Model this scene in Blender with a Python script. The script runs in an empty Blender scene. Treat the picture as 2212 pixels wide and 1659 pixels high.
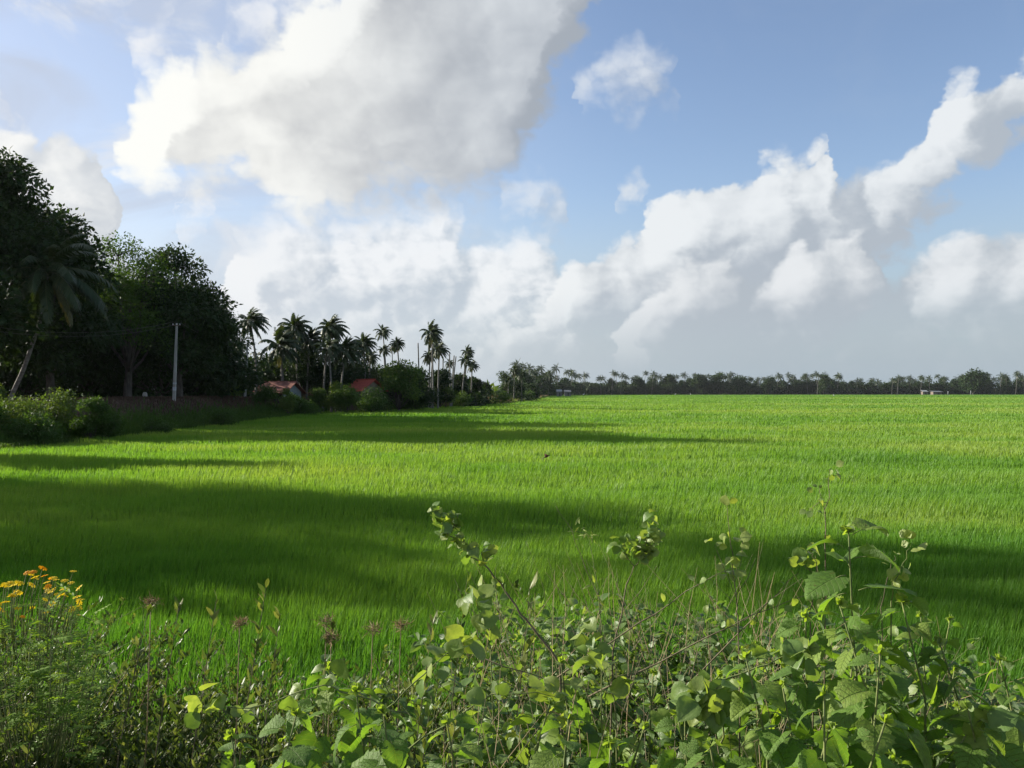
import bpy, math, random
import numpy as np
from mathutils import Vector, Matrix

random.seed(11)
RNG = np.random.default_rng(11)
SC = bpy.context.scene
COL = SC.collection

# ------------------------------------------------------------------ camera
CZ = 2.9
PITCH = math.radians(0.5)
cam_d = bpy.data.cameras.new('camera')
cam_d.sensor_fit = 'HORIZONTAL'
cam_d.sensor_width = 34.6
cam_d.lens = 28.0
cam_d.clip_start = 0.05
cam_d.clip_end = 6000
cam = bpy.data.objects.new('camera', cam_d)
COL.objects.link(cam)
cam.location = (0, 0, CZ)
cam.rotation_euler = (math.radians(90) + PITCH, 0, 0)
SC.camera = cam
FPX = 28.0 / 34.6 * 2212.0          # photograph measured at 2212 px wide


def ray(u, v):
    """world direction of the photograph's point (u, v), scaled so that y = 1"""
    a, b = (u - 1106.0) / FPX, (829.5 - v) / FPX
    c, s = math.cos(PITCH), math.sin(PITCH)
    y, z = c - b * s, s + b * c
    return a / y, z / y


def at(u, v, d):
    x, z = ray(u, v)
    return Vector((x * d, d, CZ + z * d))


def azel(u, v):
    x, z = ray(u, v)
    return math.degrees(math.atan2(x, 1)), math.degrees(math.atan2(z, math.hypot(x, 1)))


# ------------------------------------------------------------------ exposure, sun
SC.view_settings.view_transform = 'Standard'
SC.view_settings.look = 'None'
SC.view_settings.gamma = 1
SC.view_settings.exposure = 1.0
SC.cycles.max_bounces = 6
SC.cycles.diffuse_bounces = 3
SC.cycles.glossy_bounces = 2
SC.cycles.transmission_bounces = 4
SC.cycles.transparent_max_bounces = 6
SC.cycles.use_fast_gi = False
SC.cycles.caustics_reflective = False
SC.cycles.caustics_refractive = False

SUN_EL = math.radians(21)
SUN_AZ = math.radians(-72)           # from straight ahead (+Y) towards +X
sdir = Vector((math.sin(SUN_AZ) * math.cos(SUN_EL), math.cos(SUN_AZ) * math.cos(SUN_EL), math.sin(SUN_EL)))
sun_d = bpy.data.lights.new('sun', 'SUN')
sun_d.energy = 5.0
sun_d.angle = math.radians(0.53)
sun_d.color = (1.0, 0.93, 0.80)
sun = bpy.data.objects.new('sun', sun_d)
COL.objects.link(sun)
sun.rotation_euler = (-sdir).to_track_quat('-Z', 'Y').to_euler()


# ------------------------------------------------------------------ node helper
class NT:
    def __init__(self, tree):
        self.t = tree
        self.n = tree.nodes
        self.l = tree.links

    def node(self, typ, **kw):
        nd = self.n.new(typ)
        for k, v in kw.items():
            setattr(nd, k, v)
        return nd

    def put(self, sock, v):
        if isinstance(v, bpy.types.NodeSocket):
            self.l.new(v, sock)
        elif v is not None:
            sock.default_value = v

    def m(self, op, a, b=None, c=None, clamp=False):
        nd = self.node('ShaderNodeMath', operation=op, use_clamp=clamp)
        self.put(nd.inputs[0], a)
        self.put(nd.inputs[1], b)
        self.put(nd.inputs[2], c)
        return nd.outputs[0]

    def vm(self, op, a, b=None, s=None, out=0):
        nd = self.node('ShaderNodeVectorMath', operation=op)
        self.put(nd.inputs[0], a)
        self.put(nd.inputs[1], b)
        if s is not None:
            self.put(nd.inputs['Scale'], s)
        return nd.outputs[out]

    def vm3(self, a, k, c):
        nd = self.node('ShaderNodeVectorMath', operation='MULTIPLY_ADD')
        self.put(nd.inputs[0], a)
        nd.inputs[1].default_value = (k, k, k)
        self.put(nd.inputs[2], c)
        return nd.outputs[0]

    def mix(self, f, a, b, mode='MIX'):
        nd = self.node('ShaderNodeMix', data_type='RGBA', blend_type=mode)
        self.put(nd.inputs['Factor'], f)
        self.put(nd.inputs['A'], a if isinstance(a, bpy.types.NodeSocket) else (*a, 1))
        self.put(nd.inputs['B'], b if isinstance(b, bpy.types.NodeSocket) else (*b, 1))
        return nd.outputs['Result']

    def ramp(self, x, a, b, c=0.0, d=1.0, smooth=True):
        nd = self.node('ShaderNodeMapRange', interpolation_type='SMOOTHSTEP' if smooth else 'LINEAR', clamp=True)
        self.put(nd.inputs['Value'], x)
        nd.inputs['From Min'].default_value = a
        nd.inputs['From Max'].default_value = b
        nd.inputs['To Min'].default_value = c
        nd.inputs['To Max'].default_value = d
        return nd.outputs[0]

    def noise(self, vec, scale, detail=4, rough=0.5, dist=0.0, dim='3D', lac=2.0):
        nd = self.node('ShaderNodeTexNoise', noise_dimensions=dim)
        self.put(nd.inputs['Vector'], vec)
        nd.inputs['Scale'].default_value = scale
        nd.inputs['Detail'].default_value = detail
        nd.inputs['Roughness'].default_value = rough
        nd.inputs['Lacunarity'].default_value = lac
        nd.inputs['Distortion'].default_value = dist
        return nd.outputs['Fac'], nd.outputs['Color']

    def xyz(self, x, y, z):
        nd = self.node('ShaderNodeCombineXYZ')
        for i, v in enumerate((x, y, z)):
            self.put(nd.inputs[i], v)
        return nd.outputs[0]


# ------------------------------------------------------------------ sky with clouds (world)
# each bank: runs of (u, top v, bottom v) measured on the photograph, kept as azimuth / elevation tables
AZ0, AZ1, EL0, EL1 = -40.0, 40.0, -20.0, 60.0
BANK_BACK = [
    [(478, 720, 800), (492, 600, 800), (500, 530, 800), (530, 496, 800), (590, 482, 800), (650, 476, 800), (740, 490, 800),
     (800, 474, 800), (860, 466, 800), (900, 452, 800), (950, 440, 800), (990, 462, 800), (1010, 520, 800), (1035, 508, 800),
     (1080, 505, 800), (1140, 512, 800), (1185, 540, 800), (1210, 640, 800), (1240, 730, 800)],
]
BANK_MID = [
    [(-500, 330, 800), (-200, 200, 800), (-80, 300, 800), (0, 262, 800), (35, 268, 800), (70, 300, 800), (100, 284, 800), (130, 276, 800), (160, 300, 800),
     (190, 332, 800), (215, 322, 800), (235, 350, 800), (248, 420, 800), (262, 500, 800), (290, 620, 800)],
    [(1030, 745, 800), (1060, 715, 800), (1100, 690, 800), (1165, 665, 800), (1180, 600, 800), (1225, 566, 800), (1290, 548, 800),
     (1350, 522, 800), (1400, 494, 800), (1408, 455, 800), (1440, 420, 800), (1480, 400, 800), (1540, 406, 800), (1600, 384, 800),
     (1632, 368, 800), (1642, 338, 800), (1690, 320, 800), (1745, 326, 800), (1772, 312, 780), (1792, 302, 760), (1806, 392, 740),
     (1840, 402, 720), (1880, 376, 640), (1935, 346, 560), (1990, 322, 490), (2008, 262, 465), (2035, 192, 450), (2065, 166, 430),
     (2105, 160, 400), (2140, 186, 350), (2175, 172, 310), (2215, 120, 285), (2280, 40, 270), (2500, -100, 300), (2800, 100, 500)],
]
BANK_NEAR = [
    [(1335, 725, 800), (1352, 680, 800), (1400, 628, 800), (1440, 592, 800), (1490, 562, 800), (1535, 550, 800), (1572, 545, 800),
     (1598, 590, 800), (1625, 612, 800), (1655, 588, 800), (1690, 548, 800), (1718, 515, 800), (1748, 545, 800), (1790, 522, 800),
     (1845, 510, 800), (1885, 540, 800), (1902, 592, 800), (1930, 598, 800), (1965, 570, 800), (2010, 540, 800), (2050, 506, 800),
     (2105, 498, 800), (2140, 520, 800), (2180, 500, 800), (2240, 470, 800), (2500, 400, 800), (2900, 500, 800)],
]
BANK_BIG = [
    [(262, 335, 345), (272, 260, 388), (290, 200, 402), (330, 160, 410), (390, 132, 402), (440, 122, 395), (500, 104, 402),
     (560, 84, 428), (600, 50, 446), (645, 8, 456), (690, -50, 468), (760, -140, 456), (840, -220, 436), (900, -240, 430),
     (950, -260, 424), (1000, -260, 420), (1055, -250, 412), (1105, -240, 375), (1145, -220, 320),
     (1180, -200, 240), (1210, -180, 150), (1250, -160, 70), (1290, -140, -20)],
    [(1342, 428, 434), (1356, 402, 432), (1375, 390, 422), (1392, 396, 402)],
]
BANK_BITS = [
    [(-120, 150, 200), (-60, 130, 210), (0, 152, 176), (12, 162, 168)],
    [(288, 118, 124), (300, 84, 148), (322, 60, 150), (345, 50, 130), (372, 46, 108), (402, 48, 62)],
    [(392, 490, 500), (408, 430, 500), (425, 424, 480), (440, 440, 462)],
    [(484, 58, 66), (520, 12, 78), (560, -30, 96), (600, -50, 60), (650, -70, -20)],
    [(1105, 400, 430), (1130, 376, 456), (1165, 372, 484), (1185, 376, 500), (1205, 400, 506), (1222, 440, 482)],
    [(1254, 172, 200), (1264, 160, 202), (1290, 128, 200), (1330, 104, 222), (1365, 98, 224), (1405, 114, 206), (1436, 138, 180), (1456, 156, 164)],
]


def bank_tables(bank, n=321):
    """elevation of top and underside over a regular azimuth grid; where there is no cloud the two cross"""
    azs = np.linspace(AZ0, AZ1, n)
    top = np.full(n, np.nan)
    bot = np.full(n, np.nan)
    for run in bank:
        p = np.array([(azel(u, t)[0], azel(u, t)[1], azel(u, b)[1]) for u, t, b in run])
        k = (azs >= p[0, 0] - 0.25) & (azs <= p[-1, 0] + 0.25)
        top[k] = np.interp(azs[k], p[:, 0], p[:, 1])
        bot[k] = np.interp(azs[k], p[:, 0], p[:, 2])
    ok = ~np.isnan(top)
    mid = np.interp(azs, azs[ok], (top[ok] + bot[ok]) / 2)
    idx = np.arange(n)
    gap = np.min(np.abs(idx[:, None] - idx[ok][None, :]), axis=1)
    far = np.where(gap > 0, 2.2, 0) + np.minimum(gap, 24) * 0.2
    top = np.where(ok, top, mid - far)
    bot = np.where(ok, bot, mid + far)
    return azs, top, bot


def build_world():
    w = bpy.data.worlds.new('World')
    SC.world = w
    w.use_nodes = True
    w.node_tree.nodes.clear()
    T = NT(w.node_tree)
    out = T.node('ShaderNodeOutputWorld')
    bg = T.node('ShaderNodeBackground')
    T.l.new(bg.outputs[0], out.inputs[0])
    sky = T.node('ShaderNodeTexSky', sky_type='NISHITA', sun_disc=False)
    sky.sun_elevation = SUN_EL
    sky.sun_rotation = SUN_AZ
    sky.altitude = 0
    sky.air_density = 1.0
    sky.dust_density = 1.0
    sky.ozone_density = 2.0
    tc = T.node('ShaderNodeTexCoord')
    sp = T.node('ShaderNodeSeparateXYZ')
    T.put(sp.inputs[0], tc.outputs['Generated'])
    x, y, z = sp.outputs
    az = T.m('MULTIPLY', T.m('ARCTAN2', x, y), 57.2958)
    el = T.m('MULTIPLY', T.m('ARCSINE', z), 57.2958)
    P = T.xyz(az, el, 0.0)

    def table(xv, vals):
        fc = T.node('ShaderNodeFloatCurve')
        c = fc.mapping.curves[0]
        v = (np.clip(vals, EL0, EL1) - EL0) / (EL1 - EL0)
        n = len(v)
        c.points[0].location = (0, float(v[0]))
        c.points[1].location = (1, float(v[-1]))
        for i in range(1, n - 1):
            c.points.new(i / (n - 1), float(v[i]))
        for p in c.points:
            p.handle_type = 'AUTO_CLAMPED'
        fc.mapping.use_clip = False
        fc.mapping.update()
        T.put(fc.inputs['Value'], xv)
        return T.m('MULTIPLY_ADD', fc.outputs[0], EL1 - EL0, EL0)

    # ---- cloud texture, sampled here and a little way towards the sun
    def billow(Q):
        w_, wc = T.noise(Q, 0.30, 4, 0.58, dim='2D')
        Qw = T.vm('ADD', Q, T.vm('MULTIPLY', T.vm('SUBTRACT', wc, (0.5, 0.5, 0.5)), (3.2, 3.2, 0)))
        f, _ = T.noise(Q, 0.50, 6, 0.52, dim='2D')
        tot = T.m('MULTIPLY_ADD', f, 2.6, -1.3)
        for sc_, wt in ((0.34, 1.5), (0.85, 0.60), (2.0, 0.12)):
            vo = T.node('ShaderNodeTexVoronoi', feature='F1', voronoi_dimensions='2D')
            T.put(vo.inputs['Vector'], Qw)
            vo.inputs['Scale'].default_value = sc_
            dd = vo.outputs['Distance']
            tot = T.m('ADD', tot, T.m('MULTIPLY_ADD', T.m('MULTIPLY', dd, dd), -wt * 1.7, wt * 0.45))
        return tot, wc

    def Qat(dx, dy):
        return T.vm('MULTIPLY', T.vm('ADD', P, (dx, dy, 0)), (0.95, 1.2, 0.0))
    n0, wc = billow(Qat(0, 0))
    n1, _ = billow(Qat(-0.70, 0.32))
    relief = T.m('SUBTRACT', n0, n1)
    big, _ = T.noise(Qat(40, 9), 0.13, 2, 0.5, dim='2D')
    Pw = T.vm('ADD', P, T.vm('MULTIPLY', T.vm('SUBTRACT', wc, (0.5, 0.5, 0.5)), (3.0, 1.6, 0)))
    sw = T.node('ShaderNodeSeparateXYZ')
    T.put(sw.inputs[0], Pw)
    xw, yw = sw.outputs[0], sw.outputs[1]
    t0 = T.m('MULTIPLY_ADD', xw, 1 / (AZ1 - AZ0), -AZ0 / (AZ1 - AZ0), clamp=True)
    SH = 2.6

    def bank(b, amp, dx=-0.8, dy=0.7, soft=0.45):
        azs, top, bot = bank_tables(b)
        t1 = T.m('MULTIPLY_ADD', xw, 1 / (AZ1 - AZ0), (-AZ0 + SH * dx) / (AZ1 - AZ0), clamp=True)
        yw1 = T.m('ADD', yw, SH * dy)
        def dist(t, yy):
            return T.m('SMOOTH_MIN', T.m('SUBTRACT', table(t, top), yy), T.m('MULTIPLY', T.m('SUBTRACT', yy, table(t, bot)), soft), 0.8)
        a = dist(t0, yw)
        bb = dist(t1, yw1)
        d = T.m('MULTIPLY_ADD', n0, amp, a)
        bulk = T.m('SUBTRACT', T.m('MINIMUM', a, 3.2), T.m('MINIMUM', bb, 3.2))
        return d, bulk

    K = 1.0 / 2.0 ** SC.view_settings.exposure

    def col(r, g, b):
        def lin(c):
            c /= 255.0
            return (c / 12.92 if c < 0.04045 else ((c + 0.055) / 1.055) ** 2.4) * K
        return (lin(r), lin(g), lin(b))

    c = T.vm('MULTIPLY', sky.outputs[0], (SKY_S * 1.12, SKY_S * 1.05, SKY_S * 1.06))
    # thin milky cloud towards the sun, hazy air down to the horizon
    left = T.ramp(az, 10, -30, 0.0, 0.85)
    veil, _ = T.noise(T.vm('MULTIPLY', P, (0.05, 0.13, 1)), 1.0, 5, 0.55, 0.8, dim='2D')
    lv = T.m('MULTIPLY', left, T.ramp(veil, 0.34, 0.62, 0.42, 1.0))
    c = T.mix(lv, c, col(196, 205, 222))
    side = T.ramp(az, -30, 20, 0.0, 1.0)
    low = T.ramp(el, 15, 0, 0.0, 0.95)
    c = T.mix(low, c, T.mix(side, col(216, 223, 230), col(170, 185, 197)))
    lowfade = T.ramp(el, 1.2, 7.5, 0.10, 1.0)

    def paint(c, db, a0, a1, amax, dark, light, kb, kr, mid):
        d, bulk = db
        a = T.m('MULTIPLY', T.m('MULTIPLY', T.ramp(d, a0, a1), amax), lowfade)
        s = T.m('ADD', T.m('MULTIPLY_ADD', bulk, kb, mid), T.m('MULTIPLY', relief, kr))
        s = T.m('ADD', s, T.m('MULTIPLY_ADD', big, 0.9, -0.45))
        s = T.ramp(s, 0.0, 1.0)
        return T.mix(a, c, T.mix(s, dark, light))

    sideN = T.ramp(az, -20, 4, 0.0, 1.0)
    # loose wisps between the masses
    wn, _ = T.noise(T.vm('MULTIPLY', P, (0.11, 0.19, 1)), 1.0, 7, 0.62, 0.5, dim='2D')
    wa = T.m('MULTIPLY', T.ramp(wn, 0.47, 0.72, 0.0, 0.75), T.ramp(az, 2, -12, 0.06, 1.0))
    c = T.mix(T.m('MULTIPLY', wa, lowfade), c, T.mix(side, col(232, 235, 240), col(190, 202, 216)))
    c = paint(c, bank(BANK_BACK, 0.60), -1.2, 1.6, 0.85, T.mix(side, col(206, 213, 222), col(178, 190, 201)), col(247, 248, 249), 0.16, 0.30, 0.45)
    c = paint(c, bank(BANK_MID, 0.55), -0.2, 0.75, 0.97, T.mix(side, col(208, 213, 219), col(179, 188, 198)), T.mix(side, col(250, 250, 248), col(236, 240, 243)), 0.20, 0.16, 0.20)
    c = paint(c, bank(BANK_NEAR, 0.50), -0.2, 0.9, 0.95, T.mix(side, col(208, 213, 219), col(179, 188, 197)), T.mix(side, col(250, 250, 248), col(234, 237, 240)), 0.20, 0.15, 0.18)
    c = paint(c, bank(BANK_BITS, 0.80), -0.8, 2.0, 0.80, T.mix(sideN, col(206, 208, 214), col(180, 188, 198)), T.mix(sideN, col(250, 250, 250), col(228, 233, 239)), 0.2, 0.22, 0.45)
    c = paint(c, bank(BANK_BIG, 0.80, -1.1, -0.15, 0.8), -0.7, 1.6, 0.985, T.mix(sideN, col(190, 191, 194), col(166, 174, 184)), T.mix(sideN, col(255, 255, 250), col(226, 231, 236)), 0.26, 0.055, 0.44)
    # below the horizon: dull ground colour
    c = T.mix(T.ramp(el, -0.6, -2.5), c, (0.05, 0.09, 0.03))
    T.put(bg.inputs[0], c)
    bg.inputs[1].default_value = 1.0
    w.cycles.sampling_method = 'MANUAL'
    w.cycles.sample_map_resolution = 512


SKY_S = 0.122 * 2 ** (0.55 - SC.view_settings.exposure)
build_world()

# ------------------------------------------------------------------ mesh helpers
class Geo:
    """collects polygons with a material slot and a 'tint' value, then links them as ONE mesh object"""

    def __init__(self):
        self.v, self.f, self.n = [], [], 0        # f: (faces array k x 3|4, material slot, tint per vertex is kept in t)
        self.t = []

    def add(self, v, faces, slot=0, tint=0.5):
        v = np.asarray(v, dtype=np.float32).reshape(-1, 3)
        k = len(v)
        self.v.append(v)
        self.t.append(np.broadcast_to(np.asarray(tint, dtype=np.float32), (k,)).copy() if np.ndim(tint) <= 1 else tint)
        by = {}
        for fc in faces if not isinstance(faces, np.ndarray) else [faces]:
            if isinstance(fc, np.ndarray):
                by.setdefault(fc.shape[1], []).append(fc)
            else:
                by.setdefault(len(fc), []).append(np.asarray([fc]))
        for m, a in by.items():
            self.f.append((np.concatenate(a).astype(np.int64) + self.n, slot))
        self.n += k

    def many(self, tv, tfs, R, t, slot=0, tint=0.5):
        """copies of a template (verts tv, list of face arrays) under k matrices R (k,3,3) and offsets t (k,3)"""
        tv = np.asarray(tv, dtype=np.float32)
        k, n = len(R), len(tv)
        if k == 0:
            return
        V = np.einsum('kij,nj->kni', R, tv) + t[:, None, :]
        T = np.repeat(np.broadcast_to(np.asarray(tint, dtype=np.float32), (k,)), n)
        self.v.append(V.reshape(-1, 3).astype(np.float32))
        self.t.append(T)
        off = (np.arange(k) * n)[:, None, None]
        for tf in tfs:
            F = (tf[None] + off).reshape(-1, tf.shape[1]) + self.n
            self.f.append((F, slot))
        self.n += k * n

    def tube(self, pts, rad, seg=6, slot=0, tint=0.5, cap=True):
        pts = [Vector(p) for p in pts]
        n = len(pts)
        if not hasattr(rad, '__len__'):
            rad = [rad] * n
        vs = []
        ref = None
        for i, p in enumerate(pts):
            d = (pts[min(i + 1, n - 1)] - pts[max(i - 1, 0)])
            if d.length < 1e-9:
                d = Vector((0, 0, 1))
            d.normalize()
            if ref is None:
                ref = d.orthogonal().normalized()
            ref = (ref - d * ref.dot(d))
            ref = ref.normalized() if ref.length > 1e-6 else d.orthogonal().normalized()
            b = d.cross(ref)
            for k in range(seg):
                a = 2 * math.pi * k / seg
                vs.append(p + (ref * math.cos(a) + b * math.sin(a)) * rad[i])
        idx = np.arange((n - 1) * seg)
        r, k = idx // seg, idx % seg
        k2 = (k + 1) % seg
        F = np.stack([r * seg + k, r * seg + k2, (r + 1) * seg + k2, (r + 1) * seg + k], 1)
        fs = [F]
        if cap:
            fs += [tuple(range(seg - 1, -1, -1)), tuple((n - 1) * seg + k for k in range(seg))]
        self.add([tuple(v) for v in vs], fs, slot, tint)

    def box(self, c, s, slot=0, tint=0.5, R=None):
        c = Vector(c)
        vs = []
        for z in (-1, 1):
            for y in (-1, 1):
                for x in (-1, 1):
                    p = Vector((x * s[0] / 2, y * s[1] / 2, z * s[2] / 2))
                    if R is not None:
                        p = R @ p
                    vs.append(tuple(c + p))
        F = np.array([(0, 2, 3, 1), (4, 5, 7, 6), (0, 1, 5, 4), (2, 6, 7, 3), (0, 4, 6, 2), (1, 3, 7, 5)])
        self.add(vs, [F], slot, tint)

    def mesh(self, name, mats, smooth=True):
        me = bpy.data.meshes.new(name)
        V = np.concatenate(self.v)
        me.vertices.add(len(V))
        me.vertices.foreach_set('co', V.ravel())
        loops = np.concatenate([F.ravel() for F, s in self.f])
        sizes = np.concatenate([np.full(len(F), F.shape[1]) for F, s in self.f])
        slots = np.concatenate([np.full(len(F), s) for F, s in self.f])
        starts = np.concatenate([[0], np.cumsum(sizes)[:-1]])
        me.loops.add(len(loops))
        me.loops.foreach_set('vertex_index', loops.astype(np.int32))
        me.polygons.add(len(sizes))
        me.polygons.foreach_set('loop_start', starts.astype(np.int32))
        me.polygons.foreach_set('material_index', slots.astype(np.int32))
        me.polygons.foreach_set('use_smooth', np.full(len(sizes), smooth))
        for m in (mats if isinstance(mats, (list, tuple)) else [mats]):
            me.materials.append(m)
        me.update(calc_edges=True)
        at_ = me.attributes.new('tint', 'FLOAT', 'POINT')
        at_.data.foreach_set('value', np.concatenate(self.t).astype(np.float32))
        return me

    def build(self, name, mats, parent=None, smooth=True, loc=None):
        o = bpy.data.objects.new(name, self.mesh(name, mats, smooth))
        COL.objects.link(o)
        if loc is not None:
            o.location = loc
        if parent is not None:
            o.parent = parent
        return o


def tag(o, label=None, cat=None, group=None, kind=None):
    for k, v in (('label', label), ('category', cat), ('group', group), ('kind', kind)):
        if v:
            o[k] = v
    return o


def empty(name, loc, label=None, cat=None, group=None, rz=0.0, scale=1.0):
    o = bpy.data.objects.new(name, None)
    o.empty_display_size = 0.2
    COL.objects.link(o)
    o.location = loc
    o.rotation_euler = (0, 0, rz)
    o.scale = (scale,) * 3 if not hasattr(scale, '__len__') else scale
    return tag(o, label, cat, group)


def share(name, me, parent):
    o = bpy.data.objects.new(name, me)
    COL.objects.link(o)
    o.parent = parent
    return o


def copy_tree(o, parent=None):
    c = o.copy()
    COL.objects.link(c)
    c.parent = parent
    for ch in o.children:
        copy_tree(ch, c)
    return c


def frames(dirs, nrm):
    """matrices whose columns are across, along (dirs), normal; k x 3 x 3"""
    d = dirs / np.maximum(np.linalg.norm(dirs, axis=1, keepdims=True), 1e-9)
    s = np.cross(d, nrm)
    s /= np.maximum(np.linalg.norm(s, axis=1, keepdims=True), 1e-9)
    n = np.cross(s, d)
    return np.stack([s, d, n], axis=2)


def unit(n, rng=None):
    rng = rng or RNG
    v = rng.normal(size=(n, 3))
    return v / np.linalg.norm(v, axis=1, keepdims=True)


def vnoise(x, y, scale, seed=0, octaves=3):
    """smooth value noise 0..1 for numpy arrays"""
    r = np.random.default_rng(seed)
    tab = r.random((256, 256))
    out, amp, tot = 0.0, 1.0, 0.0
    x = np.asarray(x, float) / scale
    y = np.asarray(y, float) / scale
    for o in range(octaves):
        xi, yi = np.floor(x).astype(int), np.floor(y).astype(int)
        fx, fy = x - xi, y - yi
        fx, fy = fx * fx * (3 - 2 * fx), fy * fy * (3 - 2 * fy)
        a, b = tab[xi % 256, yi % 256], tab[(xi + 1) % 256, yi % 256]
        c, d = tab[xi % 256, (yi + 1) % 256], tab[(xi + 1) % 256, (yi + 1) % 256]
        out = out + amp * ((a * (1 - fx) + b * fx) * (1 - fy) + (c * (1 - fx) + d * fx) * fy)
        tot += amp
        amp *= 0.5
        x, y = x * 2.03 + 17.3, y * 2.03 + 9.1
    return out / tot


# ------------------------------------------------------------------ materials
def leaf_mat(name, c0, c1, c2, trans=0.38, tcol=None, rough=0.45, spec=0.35, under=None, bump=0.0, bscale=60.0, veins=False):
    """leaf: tint attribute runs c0..c1..c2; light passes through; the underside may be paler"""
    m = bpy.data.materials.new(name)
    m.use_nodes = True
    m.node_tree.nodes.clear()
    T = NT(m.node_tree)
    out = T.node('ShaderNodeOutputMaterial')
    at_ = T.node('ShaderNodeAttribute', attribute_name='tint')
    f = at_.outputs['Fac']
    c = T.mix(T.ramp(f, 0.0, 0.5, smooth=False), c0, c1)
    c = T.mix(T.ramp(f, 0.5, 1.0, smooth=False), c, c2)
    tc = T.node('ShaderNodeTexCoord')
    nz, _ = T.noise(tc.outputs['Object'], bscale * 0.4, 2, 0.6)
    c = T.mix(T.ramp(nz, 0.3, 0.7, 0.0, 0.35), c, c0)
    vein = None
    if veins:
        # each such leaf is its own object, so object space is the blade: midrib along y, side veins slanting forward
        so = T.node('ShaderNodeSeparateXYZ')
        T.put(so.inputs[0], tc.outputs['Object'])
        ax_ = T.m('ABSOLUTE', so.outputs[0])
        _, wv = T.noise(tc.outputs['Object'], 5.0, 2, 0.5)
        ph = T.m('MULTIPLY', T.m('SUBTRACT', so.outputs[1], T.m('MULTIPLY', ax_, 0.75)), 6.5)
        fr = T.m('ABSOLUTE', T.m('SUBTRACT', T.m('FRACT', ph), 0.5))
        side_v = T.ramp(fr, 0.0, 0.075, 1.0, 0.0)
        mid_v = T.ramp(ax_, 0.0, 0.018, 1.0, 0.0)
        vein = T.m('MAXIMUM', side_v, mid_v)
        nb_, _ = T.noise(tc.outputs['Object'], 9.0, 4, 0.65)
        oi = T.node('ShaderNodeObjectInfo')
        spot = T.ramp(T.m('ADD', nb_, T.m('MULTIPLY', oi.outputs['Random'], 0.10)), 0.70, 0.76, 0.0, 0.8)
        c = T.mix(T.m('MULTIPLY', vein, 0.38), c, (0.34, 0.44, 0.17))
        c = T.mix(spot, c, (0.16, 0.10, 0.04))
    front = c
    if under is not None:
        g = T.node('ShaderNodeNewGeometry')
        front = T.mix(T.m('MULTIPLY', g.outputs['Backfacing'], 0.8), c, under)
    p = T.node('ShaderNodeBsdfPrincipled')
    T.put(p.inputs['Base Color'], front)
    p.inputs['Roughness'].default_value = rough
    p.inputs['Specular IOR Level'].default_value = spec
    if bump > 0:
        b = T.node('ShaderNodeBump')
        nb, _ = T.noise(tc.outputs['Object'], bscale, 3, 0.6)
        T.put(b.inputs['Height'], nb if vein is None else T.m('SUBTRACT', nb, T.m('MULTIPLY', vein, 0.9)))
        b.inputs['Strength'].default_value = bump
        b.inputs['Distance'].default_value = 0.004
        T.put(p.inputs['Normal'], b.outputs[0])
    tr = T.node('ShaderNodeBsdfTranslucent')
    tcl = T.mix(1.0, c, tcol or (1.7, 1.5, 0.55), 'MULTIPLY')
    T.put(tr.inputs[0], tcl)
    mx = T.node('ShaderNodeMixShader')
    mx.inputs[0].default_value = trans
    T.put(mx.inputs[1], p.outputs[0])
    T.put(mx.inputs[2], tr.outputs[0])
    T.put(out.inputs[0], mx.outputs[0])
    return m


def plain_mat(name, c0, c1, scale=3.0, rough=0.85, bump=0.3, stretch=(1, 1, 1), metal=0.0, detail=5, bd=0.02):
    m = bpy.data.materials.new(name)
    m.use_nodes = True
    T = NT(m.node_tree)
    p = T.n['Principled BSDF']
    tc = T.node('ShaderNodeTexCoord')
    v = T.vm('MULTIPLY', tc.outputs['Object'], stretch)
    n, _ = T.noise(v, scale, detail, 0.62)
    T.put(p.inputs['Base Color'], T.mix(T.ramp(n, 0.32, 0.68), c0, c1))
    p.inputs['Roughness'].default_value = rough
    p.inputs['Metallic'].default_value = metal
    p.inputs['Specular IOR Level'].default_value = 0.3
    if bump:
        b = T.node('ShaderNodeBump')
        T.put(b.inputs['Height'], n)
        b.inputs['Strength'].default_value = bump
        b.inputs['Distance'].default_value = bd
        T.put(p.inputs['Normal'], b.outputs[0])
    return m


M = {}
M['rice'] = leaf_mat('rice_leaf', (0.068, 0.185, 0.022), (0.150, 0.285, 0.038), (0.25, 0.345, 0.070), 0.45, (1.5, 1.45, 0.6), 0.5, 0.25)
M['bark'] = plain_mat('bark', (0.04, 0.034, 0.028), (0.085, 0.075, 0.062), 1.4, bump=0.6, stretch=(3, 3, 1))
M['palm_bark'] = plain_mat('palm_bark', (0.10, 0.095, 0.085), (0.21, 0.20, 0.18), 2.2, bump=0.5, stretch=(1, 1, 3))
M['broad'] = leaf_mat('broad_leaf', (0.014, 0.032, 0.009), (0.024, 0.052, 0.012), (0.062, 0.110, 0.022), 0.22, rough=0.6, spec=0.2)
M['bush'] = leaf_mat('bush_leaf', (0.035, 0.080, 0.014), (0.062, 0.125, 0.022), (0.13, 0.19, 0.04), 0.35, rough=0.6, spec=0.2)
M['palm'] = leaf_mat('palm_leaf', (0.022, 0.042, 0.012), (0.038, 0.064, 0.018), (0.13, 0.13, 0.05), 0.22, rough=0.42, spec=0.35)
M['heart'] = leaf_mat('heart_leaf', (0.085, 0.165, 0.030), (0.135, 0.235, 0.040), (0.26, 0.34, 0.065), 0.48, (1.7, 1.75, 0.45), 0.50, 0.35,
                      under=(0.22, 0.29, 0.16), bump=0.5, bscale=120)
M['heart_veined'] = leaf_mat('veined_heart_leaf', (0.085, 0.165, 0.030), (0.135, 0.235, 0.040), (0.26, 0.34, 0.065), 0.46, (1.7, 1.75, 0.45), 0.55, 0.3,
                             under=(0.22, 0.29, 0.16), bump=1.0, bscale=14, veins=True)
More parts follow.
